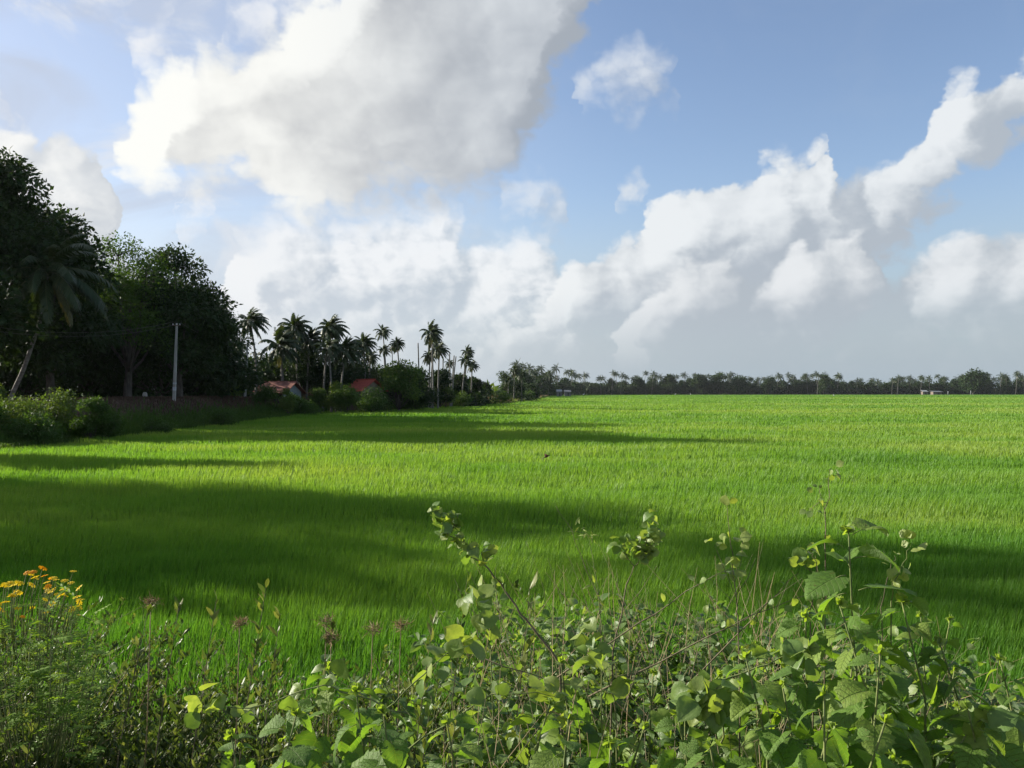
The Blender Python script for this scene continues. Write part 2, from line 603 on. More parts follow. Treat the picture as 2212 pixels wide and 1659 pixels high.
for _n in M['heart_veined'].node_tree.nodes:
    if _n.type == 'BUMP':
        _n.inputs['Distance'].default_value = 0.004
M['vine'] = leaf_mat('vine_leaf', (0.085, 0.155, 0.040), (0.135, 0.220, 0.055), (0.30, 0.36, 0.10), 0.44, (1.6, 1.6, 0.5), 0.45, 0.42,
                     under=(0.24, 0.30, 0.18), bump=0.3, bscale=150)
M['narrow'] = leaf_mat('narrow_leaf', (0.045, 0.080, 0.018), (0.085, 0.130, 0.032), (0.24, 0.26, 0.09), 0.34, (1.5, 1.5, 0.55), 0.45, 0.35)
M['stem'] = plain_mat('green_stem', (0.09, 0.13, 0.04), (0.20, 0.22, 0.08), 30, bump=0)
M['twig'] = plain_mat('dry_twig', (0.085, 0.068, 0.042), (0.20, 0.170, 0.105), 20, bump=0)
M['straw'] = leaf_mat('dry_straw', (0.20, 0.14, 0.085), (0.36, 0.28, 0.16), (0.50, 0.42, 0.26), 0.25, (1.2, 1.1, 0.8), 0.6, 0.2)

M['litter'] = leaf_mat('dry_litter', (0.075, 0.052, 0.036), (0.13, 0.095, 0.06), (0.20, 0.16, 0.10), 0.15, (1.2, 1.1, 0.8), 0.8, 0.1)
# ------------------------------------------------------------------ ground: one sheet with the field edge and the road bank
EDGE_Y = np.array([-30, 0, 39, 50, 75, 112, 120, 128, 195, 300, 640, 760, 3000], float)
EDGE_X = np.array([-27, -26, -24, -24, -24.4, -25.4, -21, -17, -0.6, 9, 33, 45, 200], float)


def edge_x(y):
    return np.interp(y, EDGE_Y, EDGE_X)


def ground_z(x, y):
    x, y = np.asarray(x, float), np.asarray(y, float)
    s = edge_x(y) - x                              # metres inland from the field's edge
    top = np.interp(y, [0, 90, 112, 135, 200, 400, 700, 3000], [2.25, 2.25, 1.9, 1.1, 0.8, 0.5, 0.35, 0.3])
    run = np.interp(y, [0, 100, 135, 3000], [5.5, 6.0, 6.0, 8.0])
    k = np.clip(s / run, 0, 1)
    z = top * (k * k * (3 - 2 * k))
    z = z + np.clip(s, 0, 1) * (vnoise(x, y, 3.1, 4) - 0.5) * 0.35
    # beyond the field's far end the land lies a little higher
    z = np.where(y > 640, np.maximum(z, 0.3), z)
    # the bank the photographer stands on
    b = np.clip((6.9 - y) / 5.2, 0, 1)
    near = 1.28 * (b * b * (3 - 2 * b))
    near = near + np.where(b > 0, (vnoise(x, y, 0.9, 8) - 0.5) * 0.10 * np.minimum(b * 4, 1), 0)
    return np.maximum(z, near)


def grid_sheet(g, xs, ys, slot=0):
    X, Y = np.meshgrid(xs, ys)
    Z = ground_z(X, Y)
    nx, ny = len(xs), len(ys)
    V = np.stack([X, Y, Z], -1).reshape(-1, 3)
    i, j = np.meshgrid(np.arange(nx - 1), np.arange(ny - 1))
    a = (j * nx + i).ravel()
    F = np.stack([a, a + 1, a + nx + 1, a + nx], 1)
    g.add(V, [F], slot, 0.5)


m = bpy.data.materials.new('ground')
m.use_nodes = True
T = NT(m.node_tree)
p = T.n['Principled BSDF']
geo = T.node('ShaderNodeNewGeometry')
sp = T.node('ShaderNodeSeparateXYZ')
T.put(sp.inputs[0], geo.outputs['Position'])
n1, _ = T.noise(geo.outputs['Position'], 0.35, 5, 0.6)
n2, _ = T.noise(geo.outputs['Position'], 2.6, 5, 0.65)
soil = T.mix(T.ramp(n2, 0.35, 0.65), (0.060, 0.038, 0.028), (0.13, 0.085, 0.058))
weed = T.mix(T.ramp(n2, 0.35, 0.65), (0.030, 0.062, 0.014), (0.085, 0.125, 0.03))
hgt = T.m('ADD', sp.outputs[2], T.m('MULTIPLY_ADD', n1, 2.4, -1.2))
c = T.mix(T.ramp(hgt, 0.7, 1.5), weed, soil)
mud = T.mix(T.ramp(n1, 0.4, 0.6), (0.040, 0.085, 0.016), (0.065, 0.115, 0.02))
c = T.mix(T.ramp(sp.outputs[2], 0.02, 0.12), mud, c)
T.put(p.inputs['Base Color'], c)
p.inputs['Roughness'].default_value = 0.95
p.inputs['Specular IOR Level'].default_value = 0.1
b = T.node('ShaderNodeBump')
T.put(b.inputs['Height'], n2)
b.inputs['Strength'].default_value = 0.7
b.inputs['Distance'].default_value = 0.12
T.put(p.inputs['Normal'], b.outputs[0])
M['ground'] = m

g = Geo()
# concentric rectangles would leave seams: one grid, finer near the camera
xs = np.unique(np.round(np.concatenate([np.linspace(-2600, -120, 18), np.linspace(-120, -45, 26), np.linspace(-45, -10, 60),
                                        np.linspace(-10, 10, 60), np.linspace(10, 60, 26), np.linspace(60, 2600, 24)]), 3))
ys = np.unique(np.round(np.concatenate([np.linspace(-60, 0, 8), np.linspace(0, 9, 40), np.linspace(9, 60, 44), np.linspace(60, 220, 90),
                                        np.linspace(220, 760, 60), np.linspace(760, 3000, 12)]), 3))
grid_sheet(g, xs, ys)
tag(g.build('ground', M['ground']), 'flat field soil rising to earth banks at left and in front', None, None, 'structure')

# ------------------------------------------------------------------ rice: one mass of blades, thinning out with distance
def rice():
    rng = np.random.default_rng(5)
    H = 0.34
    rho0, d0, dmax = 1150.0, 11.0, 690.0
    # sample distances with density rho ~ 1/d^2 beyond d0
    def side(d):
        return 0.80 * d + 2.5
    dd = np.concatenate([np.linspace(5.6, 12, 60), np.geomspace(12.1, dmax, 900)])
    rho = np.where(dd < d0, rho0, rho0 * (d0 / dd) ** 2)
    dens = rho * 2 * side(dd)
    cum = np.concatenate([[0], np.cumsum((dens[1:] + dens[:-1]) / 2 * np.diff(dd))])
    N = int(cum[-1])
    y = np.interp(rng.random(N) * cum[-1], cum, dd)
    x = (rng.random(N) * 2 - 1) * side(y)
    y_edge = 5.9 + 0.5 * vnoise(x, x * 0, 1.3, 3)
    k = (x > edge_x(y) + 0.25 + rng.random(N) * 0.5) & (y > y_edge)
    x, y = x[k], y[k]
    N = len(x)
    d = np.hypot(x, y)
    # crop: taller and shorter drifts, yellower and greener patches, drawn out sideways
    hn = vnoise(x * 0.5, y, 2.4, 21, 4)
    hn = np.clip((hn - 0.5) * 1.7 + 0.5, 0, 1)
    hb = vnoise(x * 0.35, y, 11.0, 22, 3)
    low = np.clip((vnoise(x * 0.45, y, 4.2, 23, 3) - 0.62) * 6, 0, 1)
    ht = H * (0.52 + 0.66 * hn + 0.34 * hb) * (1 - 0.45 * low) * (0.88 + 0.22 * rng.random(N)) * (0.88 + 0.24 * vnoise(x, y, 0.35, 25, 2))
    w = 0.0040 * np.maximum(1.0, d / 11.0) * (0.7 + 0.6 * rng.random(N))
    yaw = rng.random(N) * 2 * np.pi
    lean = 0.05 + 0.30 * rng.random(N)
    la = rng.random(N) * 2 * np.pi
    wind = 0.22 * vnoise(x, y, 3, 30)
    lx = np.cos(la) * lean * 0.6 + wind
    ly = np.sin(la) * lean * 0.6 - 0.06
    cx, cy = np.cos(yaw) * w, np.sin(yaw) * w
    V = np.empty((N, 5, 3), np.float32)
    V[:, 0] = np.stack([x - cx, y - cy, x * 0], 1)
    V[:, 1] = np.stack([x + cx, y + cy, x * 0], 1)
    mx, my, mz = x + lx * ht * 0.35, y + ly * ht * 0.35, ht * 0.58
    V[:, 2] = np.stack([mx + cx * 0.8, my + cy * 0.8, mz], 1)
    V[:, 3] = np.stack([mx - cx * 0.8, my - cy * 0.8, mz], 1)
    V[:, 4] = np.stack([x + lx * ht * 1.05, y + ly * ht * 1.05, ht * (1.0 - 0.25 * lean)], 1)
    b = np.arange(N) * 5
    yel = vnoise(x * 0.5, y, 3.6, 41, 3) * 0.6 + vnoise(x * 0.3, y, 22.0, 42, 2) * 0.5 + 0.08 * np.clip(x / 30, 0, 1) - 0.26 * np.clip((17 - y) / 8, 0, 1)  # last term paints the near shade's deeper green into the blade tint
    tint = np.clip(0.50 + (yel - 0.57) * 1.7 + rng.normal(size=N) * 0.13 / (1 + y / 60), 0, 1)
    # far end of the field is a deeper green plot
    far = np.clip((y - 330) / 60, 0, 1)
    tint = tint * (1 - far) + far * np.clip(0.30 + rng.normal(size=N) * 0.1, 0, 1)
    g = Geo()
    g.v.append(V.reshape(-1, 3))
    g.t.append(np.repeat(tint, 5))
    g.f.append((np.stack([b, b + 1, b + 2, b + 3], 1), 0))
    g.f.append((np.stack([b + 3, b + 2, b + 4], 1), 0))
    g.n = N * 5
    o = g.build('rice_field', M['rice'])
    tag(o, 'bright green young rice covering the whole paddy field', 'rice', None, 'stuff')
    return N


N_RICE = rice()

# ------------------------------------------------------------------ weeds on the road bank along the field's left edge
def tuft_scatter(name, label, N, ysel, sfun, mat, hmin, hmax, w0, seed, tint0, tint1):
    rng = np.random.default_rng(seed)
    y = ysel(rng, N)
    x = edge_x(y) - sfun(rng, N)
    z = ground_z(x, y)
    patch = vnoise(x, y, 4.0, seed + 1)
    ht = (hmin + (hmax - hmin) * rng.random(N)) * (0.35 + 1.2 * patch)
    w = w0 * np.maximum(1, y / 60) * (0.6 + 0.8 * rng.random(N))
    yaw, la = rng.random(N) * 6.283, rng.random(N) * 6.283
    ln = 0.5 * rng.random(N)
    cx, cy = np.cos(yaw) * w, np.sin(yaw) * w
    V = np.empty((N, 4, 3), np.float32)
    V[:, 0] = np.stack([x - cx, y - cy, z - 0.03], 1)
    V[:, 1] = np.stack([x + cx, y + cy, z - 0.03], 1)
    tx, ty = x + np.cos(la) * ln * ht + 0.1 * ht, y + np.sin(la) * ln * ht
    V[:, 2] = np.stack([tx + cx * 0.5, ty + cy * 0.5, z + ht], 1)
    V[:, 3] = np.stack([tx - cx * 0.5, ty - cy * 0.5, z + ht * 0.94], 1)
    b = np.arange(N) * 4
    t = np.clip(tint0 + (tint1 - tint0) * vnoise(x, y, 6.0, seed + 2) + rng.normal(size=N) * 0.12, 0, 1)
    g = Geo()
    g.v.append(V.reshape(-1, 3))
    g.t.append(np.repeat(t, 4))
    g.f.append((np.stack([b, b + 1, b + 2, b + 3], 1), 0))
    g.n = N * 4
    return tag(g.build(name, mat), label, 'weeds', None, 'stuff')


tuft_scatter('bank_weeds', 'low green weeds at the foot of the shaded road bank', 60000, lambda r, n: r.uniform(30, 118, n),
             lambda r, n: np.abs(r.normal(size=n)) * 1.3 - 0.3, M['bush'], 0.20, 0.60, 0.030, 51, 0.0, 0.6)
tuft_scatter('dry_bank_grass', 'brown dry grass on the upper slope of the road bank', 34000, lambda r, n: r.uniform(30, 116, n),
             lambda r, n: r.uniform(1.2, 9, n), M['litter'], 0.08, 0.22, 0.022, 61, -0.3, 0.5)
tuft_scatter('field_edge_weeds', 'olive weeds on the low bank running away along the field', 60000, lambda r, n: 112 + 330 * r.random(n) ** 2,
             lambda r, n: r.uniform(-0.6, 14, n) ** 1.0, M['bush'], 0.25, 0.85, 0.045, 71, 0.2, 1.2)

tuft_scatter('field_edge_dry_grass', 'straw-coloured grass mixed along the low bank past the grove', 60000, lambda r, n: 112 + 330 * r.random(n) ** 2,
             lambda r, n: r.uniform(-0.3, 10, n), M['straw'], 0.35, 0.95, 0.035, 81, -0.5, 0.5)
# ------------------------------------------------------------------ leaf templates
LEAF4 = (np.array([(-0.5, 0, 0), (0.5, 0, 0), (0.42, 1, 0.02), (-0.42, 1, -0.02)], np.float32) * (0.62, 1, 1), [np.array([[0, 1, 2, 3]])])
_l6 = np.array([(0, 0, 0), (-0.30, 0.40, 0.05), (0, 0.42, -0.03), (0.30, 0.40, 0.05), (0, 1.0, -0.10)], np.float32)
LEAF6 = (_l6, [np.array([[0, 2, 1], [0, 3, 2], [1, 2, 4], [2, 3, 4]])])


def crown_leaves(g, clusters, per, size, rng, slot=0, flat=0.75, tint0=0.2, tint1=0.7, droop=0.2):
    """clusters: (centre, radius); small leaf faces through each clump, denser towards its skin"""
    C = np.array([c for c, r in clusters], np.float32)
    R = np.array([r for c, r in clusters], np.float32)
    per_k = np.maximum(6, (per * (R / R.mean()) ** 2)).astype(int)
    idx = np.repeat(np.arange(len(C)), per_k)
    n = len(idx)
    dirn = unit(n, rng)
    rad = R[idx] * (0.25 + 0.80 * rng.random(n) ** 0.55)
    pos = C[idx] + dirn * rad[:, None] * np.array([1, 1, flat])
    nrm = dirn * 0.55 + unit(n, rng) * 0.65 + np.array([0, 0, 0.55])
    out = dirn + unit(n, rng) * 0.8 + np.array([0, 0, -droop])
    s = size * (0.6 + 0.8 * rng.random(n))
    F = frames(out, nrm) * s[:, None, None]
    ct = rng.random(len(C))
    tint = np.clip(tint0 + (tint1 - tint0) * (0.55 * ct[idx] + 0.45 * rng.random(n)), 0, 1)
    g.many(LEAF6[0], LEAF6[1], F, pos, slot, tint)


def make_broad(h, w, seed, lobes=9, base=0.25, leaf=0.26, per=46, sub=12, spread=0.8, clump=0.15, trunk_r=None, flat_top=0.0, tint=(0.15, 0.75)):
    """returns (trunk mesh, crown mesh): tapered trunk, forking limbs, leaf clumps with gaps between them"""
    rng = np.random.default_rng(seed)
    trunk_r = trunk_r or h * 0.022
    zb = h * base
    centres = []
    for i in range(lobes):
        a = i * 2.399 + rng.random() * 0.8
        q = (i + 0.5) / lobes
        rr = w * 0.5 * spread * math.sqrt(q) * 0.72 * (0.8 + 0.4 * rng.random())
        zz = zb + (h - zb) * (0.30 + 0.50 * (1 - q * (1 - flat_top) ** 1.0) * (0.7 + 0.5 * rng.random()))
        if rng.random() < 0.3:
            zz = zb + (h - zb) * (0.12 + 0.25 * rng.random())
        lr = w * (0.17 + 0.09 * rng.random())
        lr = min(lr, (h - zb) * 0.34)
        zz = min(zz, h - lr * 0.85)
        centres.append((np.array([math.cos(a) * rr, math.sin(a) * rr, zz]), lr))
    gt, gc = Geo(), Geo()
    tw = rng.normal(size=3) * 0.02 * h
    top = Vector((tw[0], tw[1], zb + (h - zb) * 0.45))
    gt.tube([(0, 0, -0.4), (0, 0, 0.2), (tw[0] * 0.4, tw[1] * 0.4, zb * 0.8), tuple(top)],
            [trunk_r * 1.6, trunk_r * 1.15, trunk_r * 0.9, trunk_r * 0.45], 8)
    clusters = []
    for (c, lr) in centres:
        s = Vector((tw[0] * 0.4, tw[1] * 0.4, zb * (0.75 + 0.5 * rng.random())))
        e = Vector(c)
        mid = (s + e) / 2 + Vector((0, 0, -0.08 * (e - s).length))
        gt.tube([s, mid, e], [trunk_r * 0.5, trunk_r * 0.32, trunk_r * 0.16], 5)
        nsub = sub + int(rng.integers(0, 4))
        for k in range(nsub):
            u = rng.normal(size=3)
            u /= np.linalg.norm(u)
            if u[2] < -0.35:
                u[2] *= -0.6
            pc = c + u * lr * (0.70 + 0.35 * rng.random()) * np.array([1, 1, 0.8])
            pc[2] = min(pc[2], h - clump * w * 0.25)
            clusters.append((pc, clump * w * (0.5 + 0.55 * rng.random())))
            if k % 2 == 0:
                gt.tube([e, (e + Vector(pc)) / 2 + Vector((0, 0, 0.1)), Vector(pc)], [trunk_r * 0.15, trunk_r * 0.10, trunk_r * 0.05], 4, cap=False)
        clusters.append((c, lr * 0.6))
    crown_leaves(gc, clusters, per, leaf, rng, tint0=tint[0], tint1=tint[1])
    return gt.mesh('trunk', M['bark']), gc.mesh('crown', M['broad'])


def broad_tree(u, d, vtop, wpx, seed, label, group=None, name='broadleaf_tree', cat='tree', z0=None, mat='broad', xy=None, **kw):
    x = (ray(u, 845)[0] * d) if xy is None else xy[0]
    y = d if xy is None else xy[1]
    gz = float(ground_z(x, y)) if z0 is None else z0
    ztop = CZ + ray(u, vtop)[1] * y if vtop is not None else kw.pop('h_abs') + gz
    h = ztop - gz
    w = wpx / FPX * y if vtop is not None else wpx
    tm, cm = make_broad(h, w, seed, **kw)
    if mat != 'broad':
        cm.materials[0] = M[mat]
    root = empty(name, (x, y, gz - 0.05), label, cat, group)
    share('trunk', tm, root)
    share('crown', cm, root)
    return root


# ------------------------------------------------------------------ coconut palms
def frond(g, base, az, elev, length, droop, rng, slot=0, n=15, wind=0.0, tint=0.4, leaflet=0.19, hang=0.5, lw=0.40):
    """arching midrib with two rows of narrow leaflets"""
    d = Vector((math.cos(az) * math.cos(elev), math.sin(az) * math.cos(elev), math.sin(elev)))
    p = Vector(base)
    pts = [p.copy()]
    steps = 9
    for i in range(steps):
        d = (d + Vector((wind * 0.16, 0, -droop * (0.35 + i / steps)))).normalized()
        p = p + d * (length / steps)
        pts.append(p.copy())
    g.tube(pts, [length * 0.011 * (1 - 0.85 * i / steps) for i in range(steps + 1)], 3, slot, min(1, tint + 0.35), cap=False)
    P = np.array([tuple(q) for q in pts])
    s = np.linspace(0.16, 0.985, n)
    pos = np.stack([np.interp(s * steps, np.arange(steps + 1), P[:, k]) for k in range(3)], 1)
    tg = np.gradient(pos, axis=0)
    tg /= np.linalg.norm(tg, axis=1, keepdims=True)
    side = np.cross(tg, [0, 0, 1.0])
    side /= np.maximum(np.linalg.norm(side, axis=1, keepdims=True), 1e-6)
    L = length * leaflet * np.interp(s, [0.1, 0.35, 0.7, 1.0], [0.75, 1.15, 1.0, 0.42])
    for sg in (-1, 1):
        hg = hang * (0.7 + 0.6 * rng.random(n))
        dirn = side * sg + tg * 0.55 - np.array([0, 0, 1]) * hg[:, None] + rng.normal(size=(n, 3)) * 0.10 + np.array([wind * 0.25, 0, 0])
        up = np.cross(dirn, tg) * sg + rng.normal(size=(n, 3)) * 0.15
        F = frames(dirn, up)
        Sc = np.stack([L * lw, L, L], 1)
        F = F * Sc[:, None, :]
        tv = np.array([(-0.5, 0, 0), (0.5, 0, 0), (0.42, 0.55, -0.03), (-0.42, 0.55, -0.03), (0, 1.0, -0.16)], np.float32)
        g.many(tv, [np.array([[0, 1, 2, 3]]), np.array([[3, 2, 4]])], F, pos, slot, np.clip(tint + rng.normal(size=n) * 0.06, 0, 1))


def make_crown(R, seed, nf=24, wind=0.35, n=15, upright=0.0, dead=2, lw=0.40):
    rng = np.random.default_rng(seed)
    g = Geo()
    for i in range(nf):
        q = i / nf
        az = i * 2.399 + rng.random() * 0.3
        el = math.radians(82 - 105 * q ** 0.85 + upright * 25 * (1 - q) + rng.normal() * 6)
        frond(g, (0, 0, 0.10 * R * (1 - q)), az, el, R * (0.80 + 0.30 * rng.random()) * (0.75 + 0.35 * min(1, q * 2.5)),
              0.16 + 0.14 * q + 0.04 * rng.random(), rng, 0, n, wind, 0.25 + 0.3 * rng.random(), hang=0.5 + 0.7 * q, lw=lw)
    for i in range(dead):
        az = rng.random() * 6.28
        frond(g, (0, 0, -0.04 * R), az, math.radians(-35), R * 0.8, 0.35, rng, 0, n - 3, 0.1, 0.93, hang=1.2)
    # husks and nuts at the heart of the crown
    for i in range(7):
        a = rng.random() * 6.28
        c = Vector((math.cos(a) * R * 0.07, math.sin(a) * R * 0.07, -R * 0.05 - rng.random() * R * 0.04))
        g.tube([c + Vector((0, 0, -R * 0.035)), c + Vector((0, 0, -R * 0.02)), c + Vector((0, 0, R * 0.015)), c + Vector((0, 0, R * 0.03))],
               [R * 0.008, R * 0.03, R * 0.03, R * 0.01], 5, 0, 0.75)
    return g.mesh('crown', M['palm'])


CROWNS = [make_crown(1.0, 100 + i, nf=(36, 32, 38, 26, 36)[i], wind=(0.5, 0.4, 0.55, 0.3, 0.2)[i], upright=(0, 0.3, 1.0, 0, 0.2)[i]) for i in range(5)]
CROWNS.append(make_crown(1.0, 190, nf=24, wind=0.35, n=36, upright=-0.5, lw=0.13))
CROWNS.append(make_crown(1.0, 191, nf=34, wind=0.6, n=26, lw=0.22))


def trunk_mesh(pts, r0, r1, seg=7, name='trunk'):
    g = Geo()
    P = [Vector(q) for q in pts]
    dense = []
    for i in range(len(P) - 1):
        p0, p1, p2, p3 = P[max(i - 1, 0)], P[i], P[i + 1], P[min(i + 2, len(P) - 1)]
        for k in range(5):
            t = k / 5
            dense.append(0.5 * ((2 * p1) + (p2 - p0) * t + (2 * p0 - 5 * p1 + 4 * p2 - p3) * t * t + (3 * p1 - p0 - 3 * p2 + p3) * t ** 3))
    dense.append(P[-1])
    n = len(dense)
    rad = [(r0 + (r1 - r0) * (i / (n - 1)) ** 0.6) * (1.0 + (0.05 if i % 2 else -0.03)) for i in range(n)]
    rad[0] *= 1.35
    g.tube(dense, rad, seg)
    return g.mesh(name, M['palm_bark'])


def palm(u, v, rpx, d, label, var=0, base=None, bend=0.5, rad=0.14, group='coconut palms of the grove beside the field', tilt=(0, 0), mids=None, rz=None):
    """crown centre at photograph point (u, v), frond reach rpx, distance d; base = photograph u of the trunk's foot"""
    c = at(u, v, d)
    bx = ray(base if base is not None else u, 845)[0] * d
    gz = float(ground_z(bx, d))
    root = empty('coconut_palm', (bx, d, gz - 0.05), label, 'palm tree', group)
    loc = c - root.location
    pts = [(0, 0, 0)]
    if mids:
        for (mu, mv) in mids:
            q = at(mu, mv, d) - root.location
            pts.append(tuple(q))
    else:
        pts.append((loc.x * bend * 0.45, 0.1, loc.z * 0.5))
    pts.append(tuple(loc + Vector((0, 0, -0.05 * rpx / FPX * d))))
    share('trunk', trunk_mesh(pts, rad * 1.15, rad * 0.75), root)
    cr = share('crown', CROWNS[var], root)
    cr.location = loc
    cr.scale = (rpx / FPX * d * 1.22,) * 3
    cr.rotation_euler = (tilt[0], tilt[1], rz if rz is not None else 0.0)
    return root


# the wind-swept grove, from the road bank to the field's far corner
palm(541, 696, 37, 98, 'tall wind-swept coconut palm standing alone between the big dark trees and the grove', 6, base=553, bend=0.2, rad=0.14)
palm(514, 750, 24, 104, 'lower palm with hanging pale fronds behind the alone-standing tall palm', 3, base=515)
palm(606, 752, 44, 108, 'broad bushy palm with upright fronds over the left red roof', 2, base=610, rad=0.2)
palm(637, 712, 38, 112, 'dense round-topped palm, highest above the left red roof', 4, base=642)
palm(671, 738, 35, 113, 'palm with arching fronds right of the highest one over the roof', 1, base=662)
palm(650, 770, 40, 120, 'low dark palm crown deep inside the grove', 2, base=648)
palm(714, 710, 34, 110, 'tall palm with ragged crown rising above its shorter twin', 0, base=697, bend=0.6)
palm(710, 752, 33, 107, 'shorter palm right under the ragged tall one', 3, base=716)
palm(747, 760, 38, 109, 'wide leaning palm in the middle of the grove', 1, base=735)
palm(786, 745, 29, 118, 'palm with full crown at the right end of the dense grove', 4, base=789)
palm(799, 772, 22, 121, 'small palm tucked under the right end of the dense grove', 3, base=797)
palm(827, 717, 19, 142, 'slender palm with the tallest bare trunk above the round green tree', 3, base=834, bend=0.3, rad=0.12)
palm(829, 757, 15, 140, 'small pale palm crown below the slenderest palm', 1, base=833)
palm(858, 744, 18, 142, 'short slender palm just right of the slenderest one', 4, base=864)
palm(847, 752, 9, 146, 'thin drooping palm top beside two slender palms', 3, base=848, rad=0.10)
palm(932, 721, 25, 132, 'tallest palm of the pair beside the bare trunks', 2, base=935, bend=0.1)
palm(937, 744, 20, 136, 'second crown directly under the tallest of the pair', 1, base=930)
palm(949, 756, 20, 134, 'palm leaning right with hanging dead frond beside the pair', 0, base=946)
palm(929, 770, 18, 138, 'low palm left of the pair near the bare trunks', 4, base=926)
palm(971, 785, 12, 150, 'small palm between the bare leaning trunks', 3, base=973)
palm(1010, 762, 15, 152, 'stacked palm crown highest at the field corner', 2, base=1000, bend=0.9)
palm(1006, 780, 17, 150, 'middle palm crown at the field corner with curved trunk', 1, base=996, bend=0.9)
palm(1020, 790, 14, 156, 'lowest palm crown at the field corner', 0, base=1018)
palm(1112, 802, 14, 215, 'dark palm above the wispy tree past the field corner', 2, base=1110)
palm(1128, 810, 12, 222, 'shorter dark palm right of the wispy tree', 4, base=1127)
palm(1098, 824, 13, 205, 'yellowing palm at the foot of the wispy tree', 1, base=1098)

# leaning palm by the road, in front of the big dark trees
palm(104, 592, 118, 60, 'long curved palm trunk leaning right before the dark trees at the left', 5, base=20, rad=0.15, group='coconut palms by the road',
     mids=[(50, 799), (68, 749), (84, 704), (94, 650)])

# bare trunks whose crowns are gone
for (u0, v0, u1, v1, d, lab) in [
        (906, 800, 903, 740, 138, 'bare crownless palm trunk standing alone right of the round green tree'),
        (973, 845, 971, 762, 146, 'straight bare palm trunk, left of three close together'),
        (975, 838, 981, 767, 147, 'bare palm trunk leaning slightly right, middle of three close together'),
        (976, 832, 985, 769, 149, 'bare palm trunk leaning most, right of three close together'),
        (957, 800, 957, 771, 148, 'short bare palm trunk left of the three close together')]:
    a, b_ = at(u0, v0, d), at(u1, v1, d)
    gz = float(ground_z(a.x, d))
    root = empty('dead_palm_trunk', (a.x, d, gz - 0.05), lab, 'dead trunk', 'bare palm trunks')
    share('trunk', trunk_mesh([(0, 0, 0), ((b_.x - a.x) * 0.35, 0.1, (b_.z - gz) * 0.5), (b_.x - a.x, 0, b_.z - gz)], 0.15, 0.10), root)

# ------------------------------------------------------------------ big shaded trees beyond the road bank
BIG = 'big dark trees by the road'
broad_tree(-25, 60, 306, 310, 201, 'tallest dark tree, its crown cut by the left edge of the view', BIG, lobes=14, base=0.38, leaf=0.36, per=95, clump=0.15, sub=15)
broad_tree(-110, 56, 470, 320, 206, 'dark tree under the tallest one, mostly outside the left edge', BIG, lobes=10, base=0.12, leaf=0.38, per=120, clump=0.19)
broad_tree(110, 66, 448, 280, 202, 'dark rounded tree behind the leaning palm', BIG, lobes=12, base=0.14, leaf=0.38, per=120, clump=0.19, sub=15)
broad_tree(275, 74, 474, 250, 203, 'dark tree with a sunlit top left of the utility pole', BIG, mat='bush', lobes=12, base=0.16, leaf=0.24, per=62, sub=15, tint=(0.0, 0.6))  # brighter bush leaves put the sunlit look into the crown's colour
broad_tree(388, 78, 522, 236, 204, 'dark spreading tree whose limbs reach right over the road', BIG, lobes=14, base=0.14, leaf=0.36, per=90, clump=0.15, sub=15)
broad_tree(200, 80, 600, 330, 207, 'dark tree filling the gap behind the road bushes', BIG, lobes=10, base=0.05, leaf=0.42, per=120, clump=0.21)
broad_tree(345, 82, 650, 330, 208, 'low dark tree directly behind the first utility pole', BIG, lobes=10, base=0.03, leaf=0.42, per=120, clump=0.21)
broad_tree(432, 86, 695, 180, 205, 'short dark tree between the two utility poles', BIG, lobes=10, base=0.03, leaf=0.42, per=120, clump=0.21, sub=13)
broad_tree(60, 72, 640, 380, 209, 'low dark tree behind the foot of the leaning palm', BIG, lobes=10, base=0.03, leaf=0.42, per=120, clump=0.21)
broad_tree(-120, 72, 600, 300, 210, 'low dark tree left of the leaning palm, outside the view', BIG, lobes=8, base=0.03, leaf=0.38, per=70)
# trees outside the left edge, whose shade falls across the near part of the field
OFF = 'trees outside the left edge'
broad_tree(0, 28, None, 12.0, 221, 'big roadside tree outside the view that shades the near rice', OFF, xy=(-46, 28.0), h_abs=20.5, lobes=11, base=0.12, leaf=0.42, per=58)
broad_tree(0, 33, None, 9.0, 222, 'smaller roadside tree beside the big one outside the view', OFF, xy=(-45.5, 32.0), h_abs=19, lobes=10, base=0.10, leaf=0.42, per=50)
broad_tree(0, 24, None, 7.0, 223, 'low roadside tree before the big one outside the view', OFF, xy=(-50, 26.5), h_abs=15.0, lobes=8, base=0.06, leaf=0.42, per=60)

broad_tree(0, 39.5, None, 4.6, 224, 'narrow roadside tree outside the view casting a thin strip of shade', OFF, xy=(-45, 40.4), h_abs=16, lobes=6, base=0.40, leaf=0.40, per=80)

# ------------------------------------------------------------------ round trees and bushes among the palms
GR = 'bushes and small trees of the grove'
def bush(u, d, vtop, wpx, seed, label, tint=(0.1, 0.8), mat='bush', leaf=0.20, per=40, group=GR, name='bush', **kw):
    return broad_tree(u, d, vtop, wpx, seed, label, group, name, 'bush', mat=mat, lobes=kw.pop('lobes', 7), base=0.02, leaf=leaf, per=per,
                      sub=9, clump=0.21, trunk_r=0.05, tint=tint, **kw)


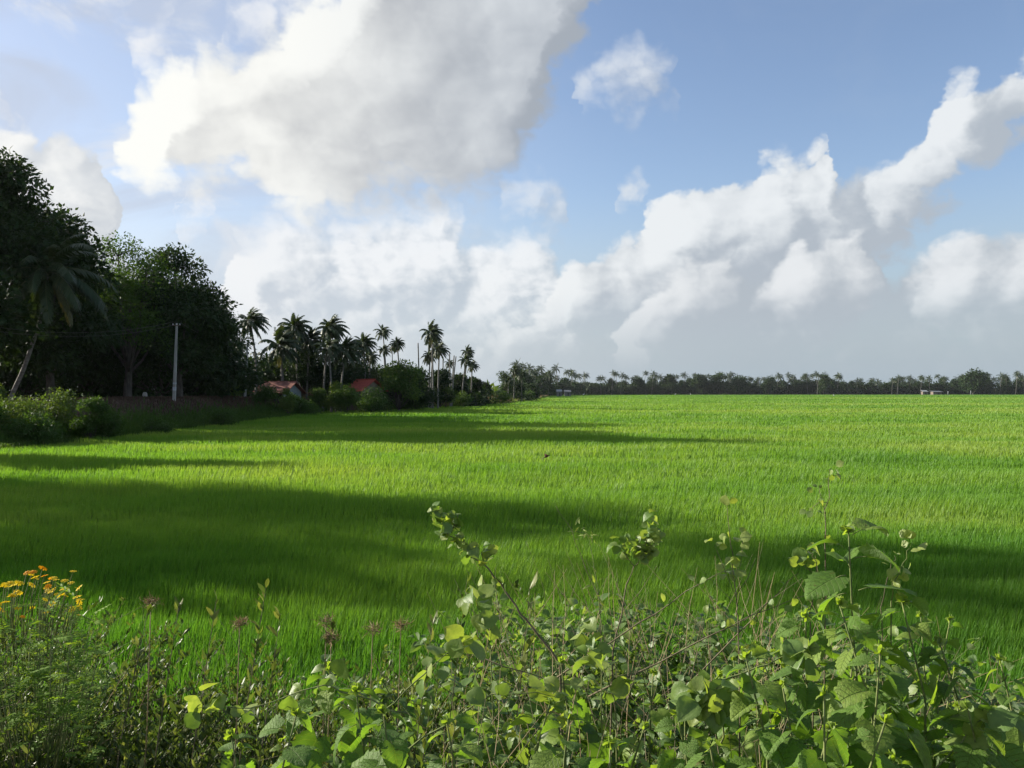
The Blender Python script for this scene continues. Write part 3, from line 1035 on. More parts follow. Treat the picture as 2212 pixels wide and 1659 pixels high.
broad_tree(862, 116, 758, 105, 231, 'round dark green tree with sunlit top beside the right red roof', GR, lobes=11, base=0.05, leaf=0.30, per=50, tint=(0.2, 1.0), mat='bush')
broad_tree(900, 124, 780, 100, 232, 'dark green tree filling the ground right of the round one', GR, lobes=8, base=0.04, leaf=0.30, per=90, clump=0.20)
broad_tree(820, 122, 778, 90, 233, 'dark tree between the dense grove and the round green tree', GR, lobes=8, base=0.04, leaf=0.30, per=90, clump=0.20)
broad_tree(578, 116, 768, 110, 234, 'dark tree under the bushy palms behind the left red roof', GR, lobes=8, base=0.04, leaf=0.32, per=90, clump=0.20)
broad_tree(655, 116, 732, 150, 235, 'dark tree behind the left red roof below the round-topped palm', GR, lobes=9, base=0.04, leaf=0.32, per=90, clump=0.20)
broad_tree(738, 117, 748, 150, 236, 'dark tree under the middle of the palm grove', GR, lobes=9, base=0.04, leaf=0.32, per=90, clump=0.20)
broad_tree(785, 124, 778, 110, 237, 'dark tree behind the right red roof', GR, lobes=8, base=0.04, leaf=0.34, per=80, clump=0.20)
broad_tree(950, 140, 800, 60, 238, 'dark tree behind the pair of palms', GR, lobes=8, base=0.04, leaf=0.40, per=80, clump=0.20)
broad_tree(990, 152, 808, 50, 239, 'dark tree behind the bare palm trunks', GR, lobes=8, base=0.04, leaf=0.40, per=80, clump=0.20)
broad_tree(1024, 158, 808, 40, 240, 'dark tree at the foot of the stacked palm crowns', GR, lobes=8, base=0.04, leaf=0.40, per=80, clump=0.20)
broad_tree(1048, 176, 822, 34, 241, 'small grey-green tree at the tip of the grove', GR, lobes=7, base=0.05, leaf=0.36, per=36)
broad_tree(1092, 212, 795, 46, 242, 'wispy open tree past the field corner', GR, lobes=8, base=0.25, leaf=0.30, per=24, tint=(0.3, 1.0))
broad_tree(1110, 225, 818, 70, 243, 'broad dark tree under the wispy one', GR, lobes=8, base=0.05, leaf=0.40, per=40)
broad_tree(1145, 260, 826, 46, 244, 'dark tree where the far treeline begins', GR, lobes=8, base=0.05, leaf=0.45, per=40)

# road-bank bushes at the left, in front of the leaning palm
RB = 'bushes on the road bank'
bush(30, 44, 862, 190, 251, 'pale leafy bush at the left edge below the leaning palm', (0.5, 1.0), leaf=0.13, per=60, group=RB)
bush(118, 47, 842, 110, 252, 'tall pale shrub with sunlit twigs beside the round bush', (0.5, 1.0), leaf=0.13, per=40, group=RB)
bush(196, 46, 832, 80, 253, 'tall dense round bush at the end of the roadside bushes', (0.1, 0.6), leaf=0.13, per=80, group=RB)
bush(225, 47, 868, 80, 254, 'lower dark bush leaning on the tall round bush', (0.0, 0.5), leaf=0.13, per=70, group=RB)
bush(70, 42, 900, 150, 255, 'low dark bush right at the rice below the pale shrub', (0.0, 0.5), leaf=0.13, per=60, group=RB)
bush(-60, 42, 872, 170, 256, 'dark bush cut by the left edge beside the rice', (0.0, 0.6), leaf=0.13, per=60, group=RB)
bush(-20, 48, 838, 60, 257, 'bright broad-leaved shrub at the very left edge', (0.7, 1.0), leaf=0.22, per=40, group=RB)
bush(345, 54, 902, 70, 258, 'low sprawling weed bush at the foot of the shaded bank', (0.0, 0.4), leaf=0.13, per=40, group=RB)
bush(480, 66, 884, 70, 259, 'flat weed bush halfway along the shaded bank', (0.0, 0.5), leaf=0.14, per=36, group=RB)
bush(655, 96, 862, 80, 260, 'rounded bush near the end of the shaded bank', (0.0, 0.5), leaf=0.17, per=40, group=RB)
bush(748, 104, 813, 62, 261, 'tall round green bush left of the right red roof', (0.2, 0.9), leaf=0.20, per=60, group=RB)
bush(725, 106, 826, 44, 262, 'small bright bush against the tall round one', (0.5, 1.0), leaf=0.20, per=40, group=RB)
bush(690, 104, 820, 40, 263, 'leafy bush under the ragged tall palm', (0.4, 1.0), leaf=0.20, per=40, group=RB)
bush(622, 92, 828, 36, 264, 'round yellow-green bush before the left red roof', (0.5, 1.0), leaf=0.18, per=40, group=RB)
bush(634, 96, 831, 52, 275, 'small dark bush hiding the pale gable of the left house', (0.1, 0.6), leaf=0.18, per=40, group=RB)
bush(572, 94, 833, 60, 265, 'dark low bush in front of the left red roof', (0.0, 0.5), leaf=0.18, per=40, group=RB)
bush(500, 92, 812, 44, 266, 'thin yellowish shrub beside the second utility pole', (0.4, 1.0), leaf=0.18, per=26, group=RB)
bush(810, 112, 842, 70, 267, 'dark bush beneath the right red roof', (0.0, 0.4), leaf=0.20, per=40, group=RB)
bush(802, 108, 836, 76, 274, 'leafy bush hiding the wall below the right red roof', (0.0, 0.5), leaf=0.20, per=50, group=RB)
bush(880, 124, 846, 90, 268, 'dark spreading bush at the foot of the round green tree', (0.0, 0.5), leaf=0.22, per=40, group=RB)
bush(963, 140, 828, 52, 269, 'sunlit yellow-green bush below the bare trunks', (0.5, 1.0), leaf=0.24, per=40, group=RB)
bush(1000, 148, 842, 44, 270, 'low olive bush at the field corner', (0.3, 0.9), leaf=0.24, per=36, group=RB)
bush(1027, 156, 836, 30, 271, 'small rounded bush under the lowest corner palm', (0.3, 0.9), leaf=0.24, per=36, group=RB)
bush(1085, 175, 848, 60, 272, 'straggling bush on the low bank past the field corner', (0.2, 0.8), leaf=0.26, per=30, group=RB)
bush(1140, 240, 846, 40, 273, 'last low bush where the bank meets the far rice', (0.2, 0.8), leaf=0.30, per=30, group=RB)

# banana plants past the corner
for (u, v, d, lab) in [(1058, 824, 178, 'banana plant with pale torn leaves at the tip of the grove'),
                       (1070, 830, 184, 'shorter banana plant right of the tall one')]:
    b0 = at(u, 848, d)
    gz = float(ground_z(b0.x, d))
    root = empty('banana_plant', (b0.x, d, gz - 0.03), lab, 'banana plant', 'banana plants')
    h = (at(u, v, d).z - gz)
    g = Geo()
    g.tube([(0, 0, 0), (0.03, 0, h * 0.4), (0, 0, h * 0.62)], [0.16, 0.12, 0.08], 7)
    g.build('trunk', M['stem'], root)
    g = Geo()
    rng = np.random.default_rng(int(u))
    for i in range(9):
        a, e = i * 2.4, math.radians(78 - 8 * i)
        dv = Vector((math.cos(a) * math.cos(e), math.sin(a) * math.cos(e), math.sin(e)))
        q = Vector((0, 0, h * 0.6))
        P = [q]
        for k in range(6):
            dv = (dv + Vector((0.05, 0, -0.16))).normalized()
            q = q + dv * h * 0.10
            P.append(q)
        wd = [0.02, 0.22, 0.32, 0.34, 0.3, 0.2, 0.02]
        sd = Vector((-math.sin(a), math.cos(a), 0))
        vs = []
        for k, q in enumerate(P):
            vs += [tuple(q - sd * wd[k] + Vector((0, 0, -0.07))), tuple(q), tuple(q + sd * wd[k] + Vector((0, 0, -0.07)))]
        F = []
        for k in range(6):
            F += [(k * 3, k * 3 + 1, k * 3 + 4, k * 3 + 3), (k * 3 + 1, k * 3 + 2, k * 3 + 5, k * 3 + 4)]
        g.add(vs, [np.array(F)], 0, 0.6 + 0.4 * rng.random())
    g.build('foliage', M['bush'], root)

# ------------------------------------------------------------------ the far treeline
def far_broad(seed, h=13.0, w=11.0, **kw):
    tm, cm = make_broad(h, w, seed, leaf=0.85, per=30, sub=9, lobes=9, base=0.04, clump=0.20, **kw)
    return tm, cm


FB = [far_broad(300 + i, h=(12, 14, 10, 15, 12)[i], w=(12, 11, 12, 10, 9)[i]) for i in range(5)]
FCR = [make_crown(1.0, 140 + i, nf=22, wind=0.3, n=8, dead=1) for i in range(3)]
FTR = [trunk_mesh([(0, 0, 0), (0.04, 0, 0.5), (0.10, 0, 1.0)], 0.014, 0.009, 5)]


def far_palm(x, y, h, R, label, group='coconut palms of the far treeline', i=0, rz=0.0):
    gz = float(ground_z(x, y))
    root = empty('coconut_palm', (x, y, gz), label, 'palm tree', group, rz)
    t = share('trunk', FTR[0], root)
    t.scale = (h, h, h)
    c = share('crown', FCR[i % 3], root)
    c.location = (0.10 * h, 0, h)
    c.scale = (R, R, R)
    return root


def far_tree(x, y, h, w, label, group='broadleaf trees of the far treeline', i=0, rz=0.0):
    gz = float(ground_z(x, y))
    root = empty('broadleaf_tree', (x, y, gz), label, 'tree', group, rz)
    hh, ww = ((12, 14, 10, 15, 12)[i % 5], (12, 11, 12, 10, 9)[i % 5])
    for nm, me in (('trunk', FB[i % 5][0]), ('crown', FB[i % 5][1])):
        o = share(nm, me, root)
        o.scale = (w / ww, w / ww, h / hh)
    return root


LT, LP = 'small tree in the dark treeline across the far edge of the rice', 'small coconut palm in the dark treeline across the far edge of the rice'
rng = np.random.default_rng(77)


def far_y(u):
    return float(np.interp(u, [1120, 1180, 1260, 1500, 2300], [330, 470, 600, 665, 665]))


# individually recognisable ones first: (u, top v, kind, width px, label)
for (u, vt, kind, wp, lab) in [
        (1513, 801, 't', 46, 'tall clumped tree highest in the far treeline left of its rounded neighbour'),
        (1444, 805, 't', 36, 'open-crowned tree in the far treeline left of the two tallest'),
        (1378, 808, 't', 34, 'knobbly tree standing above the palms in the far treeline'),
        (1556, 805, 't', 44, 'rounded tree right beside the highest one of the far treeline'),
        (1600, 811, 't', 40, 'sloping tree right of the rounded tree in the far treeline'),
        (1660, 813, 't', 30, 'small domed tree between the tall trees and the far palms'),
        (1780, 806, 't', 26, 'dense dark crown among the far palms'),
        (2102, 803, 't', 60, 'umbrella-shaped tree, broadest in the far treeline'),
        (1938, 811, 'p', 8, 'lone thin palm rising above the low part of the far treeline'),
        (1926, 817, 'p', 5, 'tiny palm top left of the lone thin palm'),
        (1765, 808, 'p', 9, 'palm left of the dense dark crown in the far treeline'),
        (1778, 811, 'p', 8, 'palm against the dense dark crown in the far treeline'),
        (1516 + 1, 809, 'p', 9, 'palm in front of the highest far tree'),
        (2194, 806, 'p', 12, 'largest far palm near the right edge'),
        (2160, 808, 'p', 11, 'far palm second from the right edge group'),
        (1988, 814, 'p', 9, 'far palm above the pale shed')]:
    d = far_y(u) - 12
    x = ray(u, 845)[0] * d
    zt = CZ + ray(u, vt)[1] * d - float(ground_z(x, d))
    if kind == 't':
        far_tree(x, d, zt * 1.04, wp / FPX * d, lab, i=u % 5, rz=u * 1.0)
    else:
        far_palm(x, d, zt * 0.9, wp / FPX * d, lab, i=u % 3)

pu = 1122.0
cnt = 0
while pu < 2330:
    row = cnt % 3
    d = far_y(pu) + (0, 10, 22)[row] + rng.random() * 6
    x = ray(pu, 845)[0] * d
    env = float(np.interp(pu, [1120, 1200, 1300, 1500, 1560, 1640, 1800, 1870, 1990, 2080, 2330], [13, 14, 13.5, 14.5, 14, 13, 14, 9.5, 12.5, 14, 15]))
    env *= (0.90 + 0.28 * rng.random())
    if rng.random() < 0.62:
        far_palm(x, d, env * (0.86 + 0.20 * rng.random()), 3.3 + 1.3 * rng.random(), LP, i=cnt, rz=rng.random() * 6.28)
    if rng.random() < 0.72:
        far_tree(x + rng.normal() * 2, d + 4, env * (0.58 + 0.44 * rng.random()), 7 + 6 * rng.random(), LT, i=cnt + 1, rz=rng.random() * 6.28)
    pu += 3.6 + 3.4 * rng.random() + (3 if row else 0)
    cnt += 1

# undergrowth below and behind the far trunks: one mass
def far_undergrowth():
    rng = np.random.default_rng(88)
    us = rng.uniform(1118, 2350, 3000)
    cl = []
    for u in us:
        d = far_y(u) + rng.uniform(2, 42)
        x = ray(u, 845)[0] * d
        cl.append((np.array([x, d, float(ground_z(x, d)) + rng.random() ** 1.2 * (5.0 + 5.5 * float(vnoise(x, d, 26.0, 15, 2)))]), 1.6 + 1.7 * rng.random()))
    g = Geo()
    crown_leaves(g, cl, 22, 1.35, rng, tint0=0.0, tint1=0.7)
    tag(g.build('far_undergrowth', M['broad']), 'dark undergrowth filling the far treeline between the trunks', 'undergrowth', None, 'stuff')
    cl = []
    for k in range(1500):
        u = rng.uniform(380, 1150)
        d = (rng.uniform(128, 155) if u < 880 else rng.uniform(152, 180)) if u < 1045 else rng.uniform(230, 300)
        if u < 560:
            d = rng.uniform(100, 130)
        x = ray(u, 845)[0] * d
        cl.append((np.array([x, d, float(ground_z(x, d)) + rng.random() ** 1.3 * (5.0 if u < 900 else 3.6 if u < 1000 else 2.6)]), 1.2 + 1.0 * rng.random()))
    for k in range(1100):
        u = rng.uniform(-500, 480)
        d = rng.uniform(84, 98)
        x = ray(u, 845)[0] * d
        cl.append((np.array([x, d, float(ground_z(x, d)) + rng.random() * 10.0]), 1.5 + 1.2 * rng.random()))
    g = Geo()
    crown_leaves(g, cl, 44, 0.55, rng, tint0=0.0, tint1=0.5)
    tag(g.build('grove_undergrowth', M['broad']), 'dark undergrowth between the trunks of the grove and roadside trees', 'undergrowth', None, 'stuff')


far_undergrowth()
# ------------------------------------------------------------------ poles, wires, houses
M['concrete'] = plain_mat('pole_concrete', (0.30, 0.29, 0.27), (0.44, 0.43, 0.40), 3.0, 0.9, 0.3, (1, 1, 0.3))
M['pole_paint'] = plain_mat('pole_paint', (0.40, 0.43, 0.45), (0.52, 0.55, 0.58), 6.0, 0.8, 0.0)
M['wire'] = plain_mat('wire', (0.10, 0.10, 0.09), (0.16, 0.16, 0.14), 5.0, 0.6, 0.0)
M['roof_tile'] = plain_mat('roof_tile', (0.15, 0.062, 0.046), (0.27, 0.115, 0.085), 2.2, 0.85, 0.5)
M['roof_red'] = plain_mat('roof_red', (0.24, 0.035, 0.022), (0.36, 0.060, 0.034), 1.4, 0.7, 0.3)
M['wall_pale'] = plain_mat('wall_pale', (0.17, 0.21, 0.22), (0.25, 0.29, 0.30), 1.5, 0.9, 0.1)
M['wall_dark'] = plain_mat('wall_dark', (0.13, 0.10, 0.085), (0.22, 0.18, 0.15), 1.5, 0.9, 0.2)
M['white_paint'] = plain_mat('white_paint', (0.70, 0.72, 0.74), (0.82, 0.83, 0.84), 2.0, 0.7, 0.0)
M['grey_sheet'] = plain_mat('grey_sheet', (0.10, 0.11, 0.115), (0.17, 0.175, 0.18), 2.0, 0.6, 0.2, (6, 1, 1))
M['pale_sheet'] = plain_mat('pale_sheet', (0.20, 0.215, 0.22), (0.30, 0.315, 0.32), 2.0, 0.7, 0.0)
M['dark'] = plain_mat('dark_opening', (0.02, 0.02, 0.02), (0.04, 0.04, 0.04), 2.0, 0.6, 0.0)
M['wood'] = plain_mat('timber', (0.10, 0.075, 0.05), (0.18, 0.13, 0.09), 6.0, 0.8, 0.2)


def pole(u, vb, vt, d, label, ut):
    a = at(u, vb, d)
    gz = float(ground_z(a.x, d))
    t = at(ut, vt, d)
    root = empty('utility_pole', (a.x, d, gz - 0.05), label, 'utility pole', 'concrete utility poles')
    off = t - root.location
    h = off.z
    g = Geo()
    # tapered rectangular prestressed pole
    vs = []
    for (f, w1, w2) in ((0, 0.125, 0.10), (0.5, 0.10, 0.08), (1.0, 0.075, 0.06)):
        for (sx, sy) in ((-1, -1), (1, -1), (1, 1), (-1, 1)):
            vs.append((off.x * f + sx * w1, off.y * f + sy * w2, h * f))
    F = []
    for r in range(2):
        for k in range(4):
            F.append((r * 4 + k, r * 4 + (k + 1) % 4, (r + 1) * 4 + (k + 1) % 4, (r + 1) * 4 + k))
    F += [(3, 2, 1, 0), (8, 9, 10, 11)]
    g.add(vs, [np.array(F)])
    g.build('pole_shaft', M['concrete'], root, smooth=False)
    for (f, hh) in ((0.16, 0.30), (0.23, 0.16)):
        g = Geo()
        wv = 0.125 - 0.05 * f + 0.006
        g.box((off.x * f, off.y * f, h * f), (wv * 2, wv * 1.65, hh))
        g.build('painted_band', M['pole_paint'], root, smooth=False)
    g = Geo()
    g.box((off.x * 0.97, off.y * 0.97 - 0.09, h * 0.97), (0.75, 0.06, 0.07))
    g.build('crossarm', M['wood'], root, smooth=False)
    for sx in (-0.3, 0.0, 0.3):
        g = Geo()
        g.tube([(off.x + sx, -0.09, h * 0.97 + 0.03), (off.x + sx, -0.09, h * 0.97 + 0.09), (off.x + sx, -0.09, h * 0.97 + 0.16)], [0.03, 0.045, 0.02], 6)
        g.build('insulator', M['white_paint'], root)
    return root, t


p1, t1 = pole(376, 861, 698, 72, 'nearer grey concrete utility pole before the dark trees', 382)
p2, t2 = pole(529, 858, 737, 97, 'farther concrete utility pole beside the alone-standing palm', 535)
tl = Vector((-62.0, 34.0, 10.0))


def wire(a, b_, sag, label, name='overhead_wire'):
    g = Geo()
    n = 24
    g.tube([a.lerp(b_, i / n) + Vector((0, 0, -sag * 4 * (i / n) * (1 - i / n))) for i in range(n + 1)], 0.012, 4)
    tag(g.build(name, M['wire']), label, 'wire', 'overhead wires along the road')


left_end = at(-330, 640, 46)
for k, (dz, lab) in enumerate([(0.10, 'topmost overhead wire running left from the nearer pole'), (-0.12, 'lower overhead wire running left from the nearer pole')]):
    wire(t1 + Vector((-0.3 + 0.3 * k, -0.09, dz)), left_end + Vector((0, 0.2 * k, dz * 1.5)), 1.5, lab)
wire(t1 + Vector((0.3, -0.09, 0.05)), t2 + Vector((-0.3, -0.09, 0.05)), 0.7, 'thin wire from the nearer pole to the farther pole')
pl = empty('utility_pole', (left_end.x, left_end.y, float(ground_z(left_end.x, left_end.y)) - 0.05), 'utility pole outside the left edge carrying the wires', 'utility pole', 'concrete utility poles')
g = Geo()
hh = left_end.z - pl.location.z
g.tube([(0, 0, 0), (0, 0, hh * 0.5), (0, 0, hh + 0.25)], [0.15, 0.12, 0.09], 6)
g.build('pole_shaft', M['concrete'], pl)

# milestone on the bank
a = at(313, 860, 71)
root = empty('road_stone', (a.x, a.y, float(ground_z(a.x, a.y)) - 0.03), 'small grey boundary stone on the bank between pole and bushes', 'boundary stone')
g = Geo()
w_, h_ = 0.17, 0.62
vs = []
for (z, s) in ((0, 1.1), (h_ * 0.7, 1.0), (h_ * 0.9, 0.8), (h_, 0.4)):
    for (sx, sy) in ((-1, -0.6), (1, -0.6), (1, 0.6), (-1, 0.6)):
        vs.append((sx * w_ * s, sy * w_ * s, z))
F = [(r * 4 + k, r * 4 + (k + 1) % 4, (r + 1) * 4 + (k + 1) % 4, (r + 1) * 4 + k) for r in range(3) for k in range(4)] + [(12, 13, 14, 15)]
g.add(vs, [np.array(F)])
g.build('stone_body', M['concrete'], root, smooth=False)


def house(name, u, d, vridge, w, depth, wall_h, roof_h, rz, label, roof_mat, wall_mat, over=0.5, floor_z=None, gable_mat=None, hip=0.0):
    c = at(u, 845, d)
    gz = float(ground_z(c.x, d)) if floor_z is None else floor_z
    zr = CZ + ray(u, vridge)[1] * d
    wh = wall_h if wall_h else zr - gz - roof_h
    root = empty(name, (c.x, d, gz - 0.05), label, 'house', None, rz)
    g = Geo()
    g.box((0, 0, wh / 2), (w, depth, wh))
    # gable triangles
    for sx in (-1, 1):
        x = sx * w / 2
        g.add([(x, -depth / 2, wh), (x, depth / 2, wh), (x, 0, wh + roof_h * 0.93)], [(0, 1, 2)])
    g.build('wall', wall_mat, root, smooth=False)
    g = Geo()
    th = 0.10
    X, Y = w / 2 + over, depth / 2 + over
    drop = roof_h * over / (depth / 2)
    z0, z1 = wh - drop + 0.03, wh + roof_h + 0.03
    hx = X - hip * w * 0.5
    vs = [(-X, -Y, z0), (X, -Y, z0), (hx, 0, z1), (-hx, 0, z1), (-X, Y, z0), (X, Y, z0)]
    vs += [(a_, b2, c2 + th) for a_, b2, c2 in vs]
    g.add(vs, [(0, 3, 2, 1), (4, 5, 2, 3), (6, 7, 8, 9), (10, 9, 8, 11), (0, 1, 7, 6), (5, 4, 10, 11), (1, 2, 8, 7), (2, 5, 11, 8), (3, 0, 6, 9), (4, 3, 9, 10)])
    rf = g.build('roof', roof_mat, root, smooth=False)
    g = Geo()
    g.tube([(-hx, 0, z1 + th), (hx, 0, z1 + th)], 0.09, 6)
    g.build('ridge_cap', roof_mat, rf)
    for (x, kind) in ((-w * 0.28, 'window'), (0.0, 'door'), (w * 0.28, 'window')):
        g = Geo()
        if kind == 'door':
            g.box((x, -depth / 2 - 0.02, 1.0), (0.95, 0.05, 2.0))
            g.build('door', M['wood'], root, smooth=False)
        else:
            g.box((x, -depth / 2 - 0.01, 1.45), (1.0, 0.05, 1.0))
            wd = g.build('window', M['dark'], root, smooth=False)
            g = Geo()
            for (ox, oz, sx_, sz_) in ((0, 0.55, 1.2, 0.1), (0, -0.55, 1.2, 0.1), (-0.55, 0, 0.1, 1.0), (0.55, 0, 0.1, 1.0), (0, 0, 0.06, 1.0)):
                g.box((x + ox, -depth / 2 - 0.05, 1.45 + oz), (sx_, 0.06, sz_))
            g.build('frame', M['wood'], wd, smooth=False)
    return root


house('red_roofed_house', 604, 104, 826, 3.6, 4.6, None, 1.15, math.radians(-12), 'low house with faded red tiled roof and pale gable, left in the grove', M['roof_tile'], M['wall_pale'], floor_z=0.6)
house('red_roofed_house', 790, 113, 821, 2.6, 4.2, None, 1.25, math.radians(-34), 'small dark house with bright red roof beside the round green tree', M['roof_red'], M['wall_dark'], floor_z=0.4)


def shed(u, v, d, w, h, label, roof_mat, wall_mat):
    c = at(u, 845, d)
    gz = float(ground_z(c.x, d))
    root = empty('field_shed', (c.x, d, gz - 0.03), label, 'shed', 'sheds before the far treeline')
    hh = max(h, at(u, v, d).z - gz)
    g = Geo()
    g.box((0, 0, hh * 0.4), (w, w * 0.7, hh * 0.8))
    g.build('wall', wall_mat, root, smooth=False)
    g = Geo()
    for k in range(2):
        pass
    X, Y = w * 0.6, w * 0.5
    vs = [(-X, -Y, hh * 0.78), (X, -Y, hh * 0.78), (X, Y, hh * 1.1), (-X, Y, hh * 1.1)]
    vs += [(a_, b2, c2 + 0.12) for a_, b2, c2 in vs]
    g.add(vs, [(0, 3, 2, 1), (4, 5, 6, 7), (0, 1, 5, 4), (1, 2, 6, 5), (2, 3, 7, 6), (3, 0, 4, 7)])
    g.build('roof', roof_mat, root, smooth=False)
    g = Geo()
    g.box((w * 0.1, -w * 0.35 - 0.03, hh * 0.33), (w * 0.25, 0.06, hh * 0.6))
    g.build('door', M['dark'], root, smooth=False)


shed(1208, 843, 455, 2.6, 2.6, 'tiny white shed at the left end of the far treeline', M['pale_sheet'], M['grey_sheet'])
shed(1226, 844, 470, 3.4, 2.4, 'tiny grey shed right of the white one at the far treeline', M['grey_sheet'], M['grey_sheet'])
shed(1997, 844, 640, 3.8, 2.0, 'pale-roofed low shed under the far palms toward the right', M['pale_sheet'], M['wall_dark'])
shed(2022, 845, 642, 6.5, 2.2, 'long grey shed right of the pale-roofed one', M['grey_sheet'], M['wall_dark'])
# pale marker posts
for (u, v, d, lab) in [(2048, 845, 635, 'pale marker post right of the long grey shed'), (2097, 844, 635, 'pale marker post under the umbrella-shaped tree')]:
    c = at(u, 845, d)
    gz = float(ground_z(c.x, d))
    hh = at(u, v, d).z - gz
    g = Geo()
    g.tube([(0, 0, 0), (0, 0, hh * 0.85), (0, 0, hh * 0.97), (0, 0, hh)], [0.35, 0.32, 0.25, 0.1], 8)
    o = g.build('marker_post', M['pale_sheet'], loc=(c.x, d, gz))
    tag(o, lab, 'post', 'pale posts at the far treeline')

# ------------------------------------------------------------------ birds
M['egret'] = plain_mat('egret_feather', (0.75, 0.75, 0.73), (0.85, 0.85, 0.84), 8.0, 0.8, 0.0)
M['brown_bird'] = plain_mat('bird_feather', (0.035, 0.02, 0.018), (0.13, 0.045, 0.03), 14.0, 0.7, 0.0)
M['beak'] = plain_mat('beak', (0.45, 0.30, 0.05), (0.55, 0.38, 0.08), 14.0, 0.6, 0.0)


def egret(u, d, label, rz, s=1.0):
    c = at(u, 845, d)
    root = empty('egret', (c.x, d, 0.34), label, 'bird', 'white egrets at the far end of the rice', rz, s)
    g = Geo()
    g.tube([(-0.34, 0, 0.28), (-0.22, 0, 0.34), (-0.05, 0, 0.42), (0.12, 0, 0.48), (0.20, 0, 0.60), (0.14, 0, 0.74), (0.16, 0, 0.86), (0.22, 0, 0.90), (0.27, 0, 0.89)],
           [0.02, 0.07, 0.12, 0.10, 0.045, 0.03, 0.028, 0.035, 0.015], 8)
    g.build('body', M['egret'], root)
    g = Geo()
    g.tube([(0.26, 0, 0.89), (0.40, 0, 0.86)], [0.014, 0.003], 5)
    g.build('beak', M['beak'], root)
    for sy in (-0.04, 0.04):
        g = Geo()
        g.tube([(0.0, sy, 0.36), (-0.03, sy, 0.16), (0.02, sy, -0.06)], [0.014, 0.010, 0.010], 5)
        g.build('leg', M['dark'], root)


egret(1459, 520, 'white egret in the rice, left of two close together', 0.4, 1.5)
egret(1492, 520, 'white egret in the rice, right of two close together', 2.6, 1.5)
egret(1261, 480, 'white egret near the left end of the far rice', 0.2, 1.7)
egret(1801, 400, 'white egret nearest in the rice below the palms', 3.0, 1.4)

# small dark bird in flight low over the rice
c = at(1180, 987, 27)
root = empty('flying_bird', c, 'small dark reddish bird flying low over the middle of the rice', 'bird', None, 0.3)
g = Geo()
g.tube([(0.13, 0, 0.045), (0.10, 0, 0.035), (0.075, 0, 0.03), (0.03, 0, 0.01), (-0.03, 0, -0.005), (-0.07, 0, -0.02), (-0.12, 0, -0.045)],
       [0.003, 0.014, 0.017, 0.026, 0.024, 0.012, 0.008], 8)
# tail fan
g.add([(-0.07, -0.012, -0.018), (-0.07, 0.012, -0.018), (-0.17, 0.03, -0.07), (-0.18, 0, -0.075), (-0.17, -0.03, -0.07)], [(0, 1, 2, 3, 4)])
g.build('body', M['brown_bird'], root)
for sy in (-1, 1):
    g = Geo()
    g.add([(0.045, 0.02 * sy, 0.02), (-0.035, 0.02 * sy, 0.01), (0.05, 0.09 * sy, 0.075), (-0.03, 0.085 * sy, 0.06), (0.02, 0.16 * sy, 0.085), (-0.05, 0.13 * sy, 0.06)],
          [(0, 1, 3, 2), (2, 3, 5, 4)])
    g.build('wing', M['brown_bird'], root)
# ------------------------------------------------------------------ foreground thicket on the near bank
_tu = [-500, 0, 100, 200, 350, 450, 600, 800, 900, 980, 1050, 1150, 1300, 1500, 1650, 1750, 1900, 2050, 2212, 2700]
_tv = [1330, 1330, 1330, 1390, 1440, 1455, 1455, 1450, 1420, 1330, 1290, 1280, 1275, 1290, 1280, 1275, 1320, 1410, 1460, 1470]
TOP_X = np.array([at(u, 845, 4.6).x for u in _tu])
TOP_Z = np.array([at(u, v, 4.6).z for u, v in zip(_tu, _tv)])


def canopy(x, y):
    z = np.interp(x, TOP_X, TOP_Z)
    gz = ground_z(x, y)
    f = np.clip((6.5 - y) / 1.7, 0, 1)
    f = f * f * (3 - 2 * f)
    z = gz + (z - gz) * f
    return z - 0.02 + (vnoise(x, y, 0.45, 90) - 0.5) * 0.34


def leaf_shape(rows=8, serr=0.0, kind='heart', fold=0.16, curl=0.25, seed=0):
    """one leaf blade, unit length along +y, five points across each row"""
    r = np.random.default_rng(seed)
    vs = []
    for i in range(rows + 1):
        t = i / rows
        if kind == 'heart':
            w = 0.47 * (math.sin(math.pi * min(1, t * 0.98 + 0.02) ** 0.62) ** 0.75 if 0 < t < 1 else 0.02)
            if i == 0:
                w = 0.26
        elif kind == 'oval':
            w = 0.33 * math.sin(math.pi * min(0.999, t + 0.01)) ** 0.62 + 0.01
        else:
            w = 0.105 * math.sin(math.pi * min(0.995, t + 0.02)) ** 0.75 + 0.004
        if i == rows:
            w = 0.008
        y = t
        z = -curl * t * t
        for j, q in enumerate((-1, -0.55, 0, 0.55, 1)):
            ww = w * q
            yy = y
            if abs(q) == 1:
                ww *= 1 + (serr if i % 2 else -serr) + r.normal() * serr * 0.4
                if kind == 'heart' and i == 0:
                    yy = -0.13
                zz = z + abs(ww) * fold * 1.4 - (0.10 if kind == 'heart' else 0.03) * q * q * t + r.normal() * 0.012
            elif q == 0:
                zz = z
                if kind == 'heart' and i == 0:
                    yy = 0.03
            else:
                zz = z + abs(ww) * fold * 2.2 + r.normal() * 0.008
                if kind == 'heart' and i == 0:
                    yy = -0.10
            vs.append((ww, yy, zz))
    a = np.arange(rows * 4)
    i, j = a // 4, a % 4
    F = np.stack([i * 5 + j, i * 5 + j + 1, (i + 1) * 5 + j + 1, (i + 1) * 5 + j], 1)
    return np.array(vs, np.float32), [F]


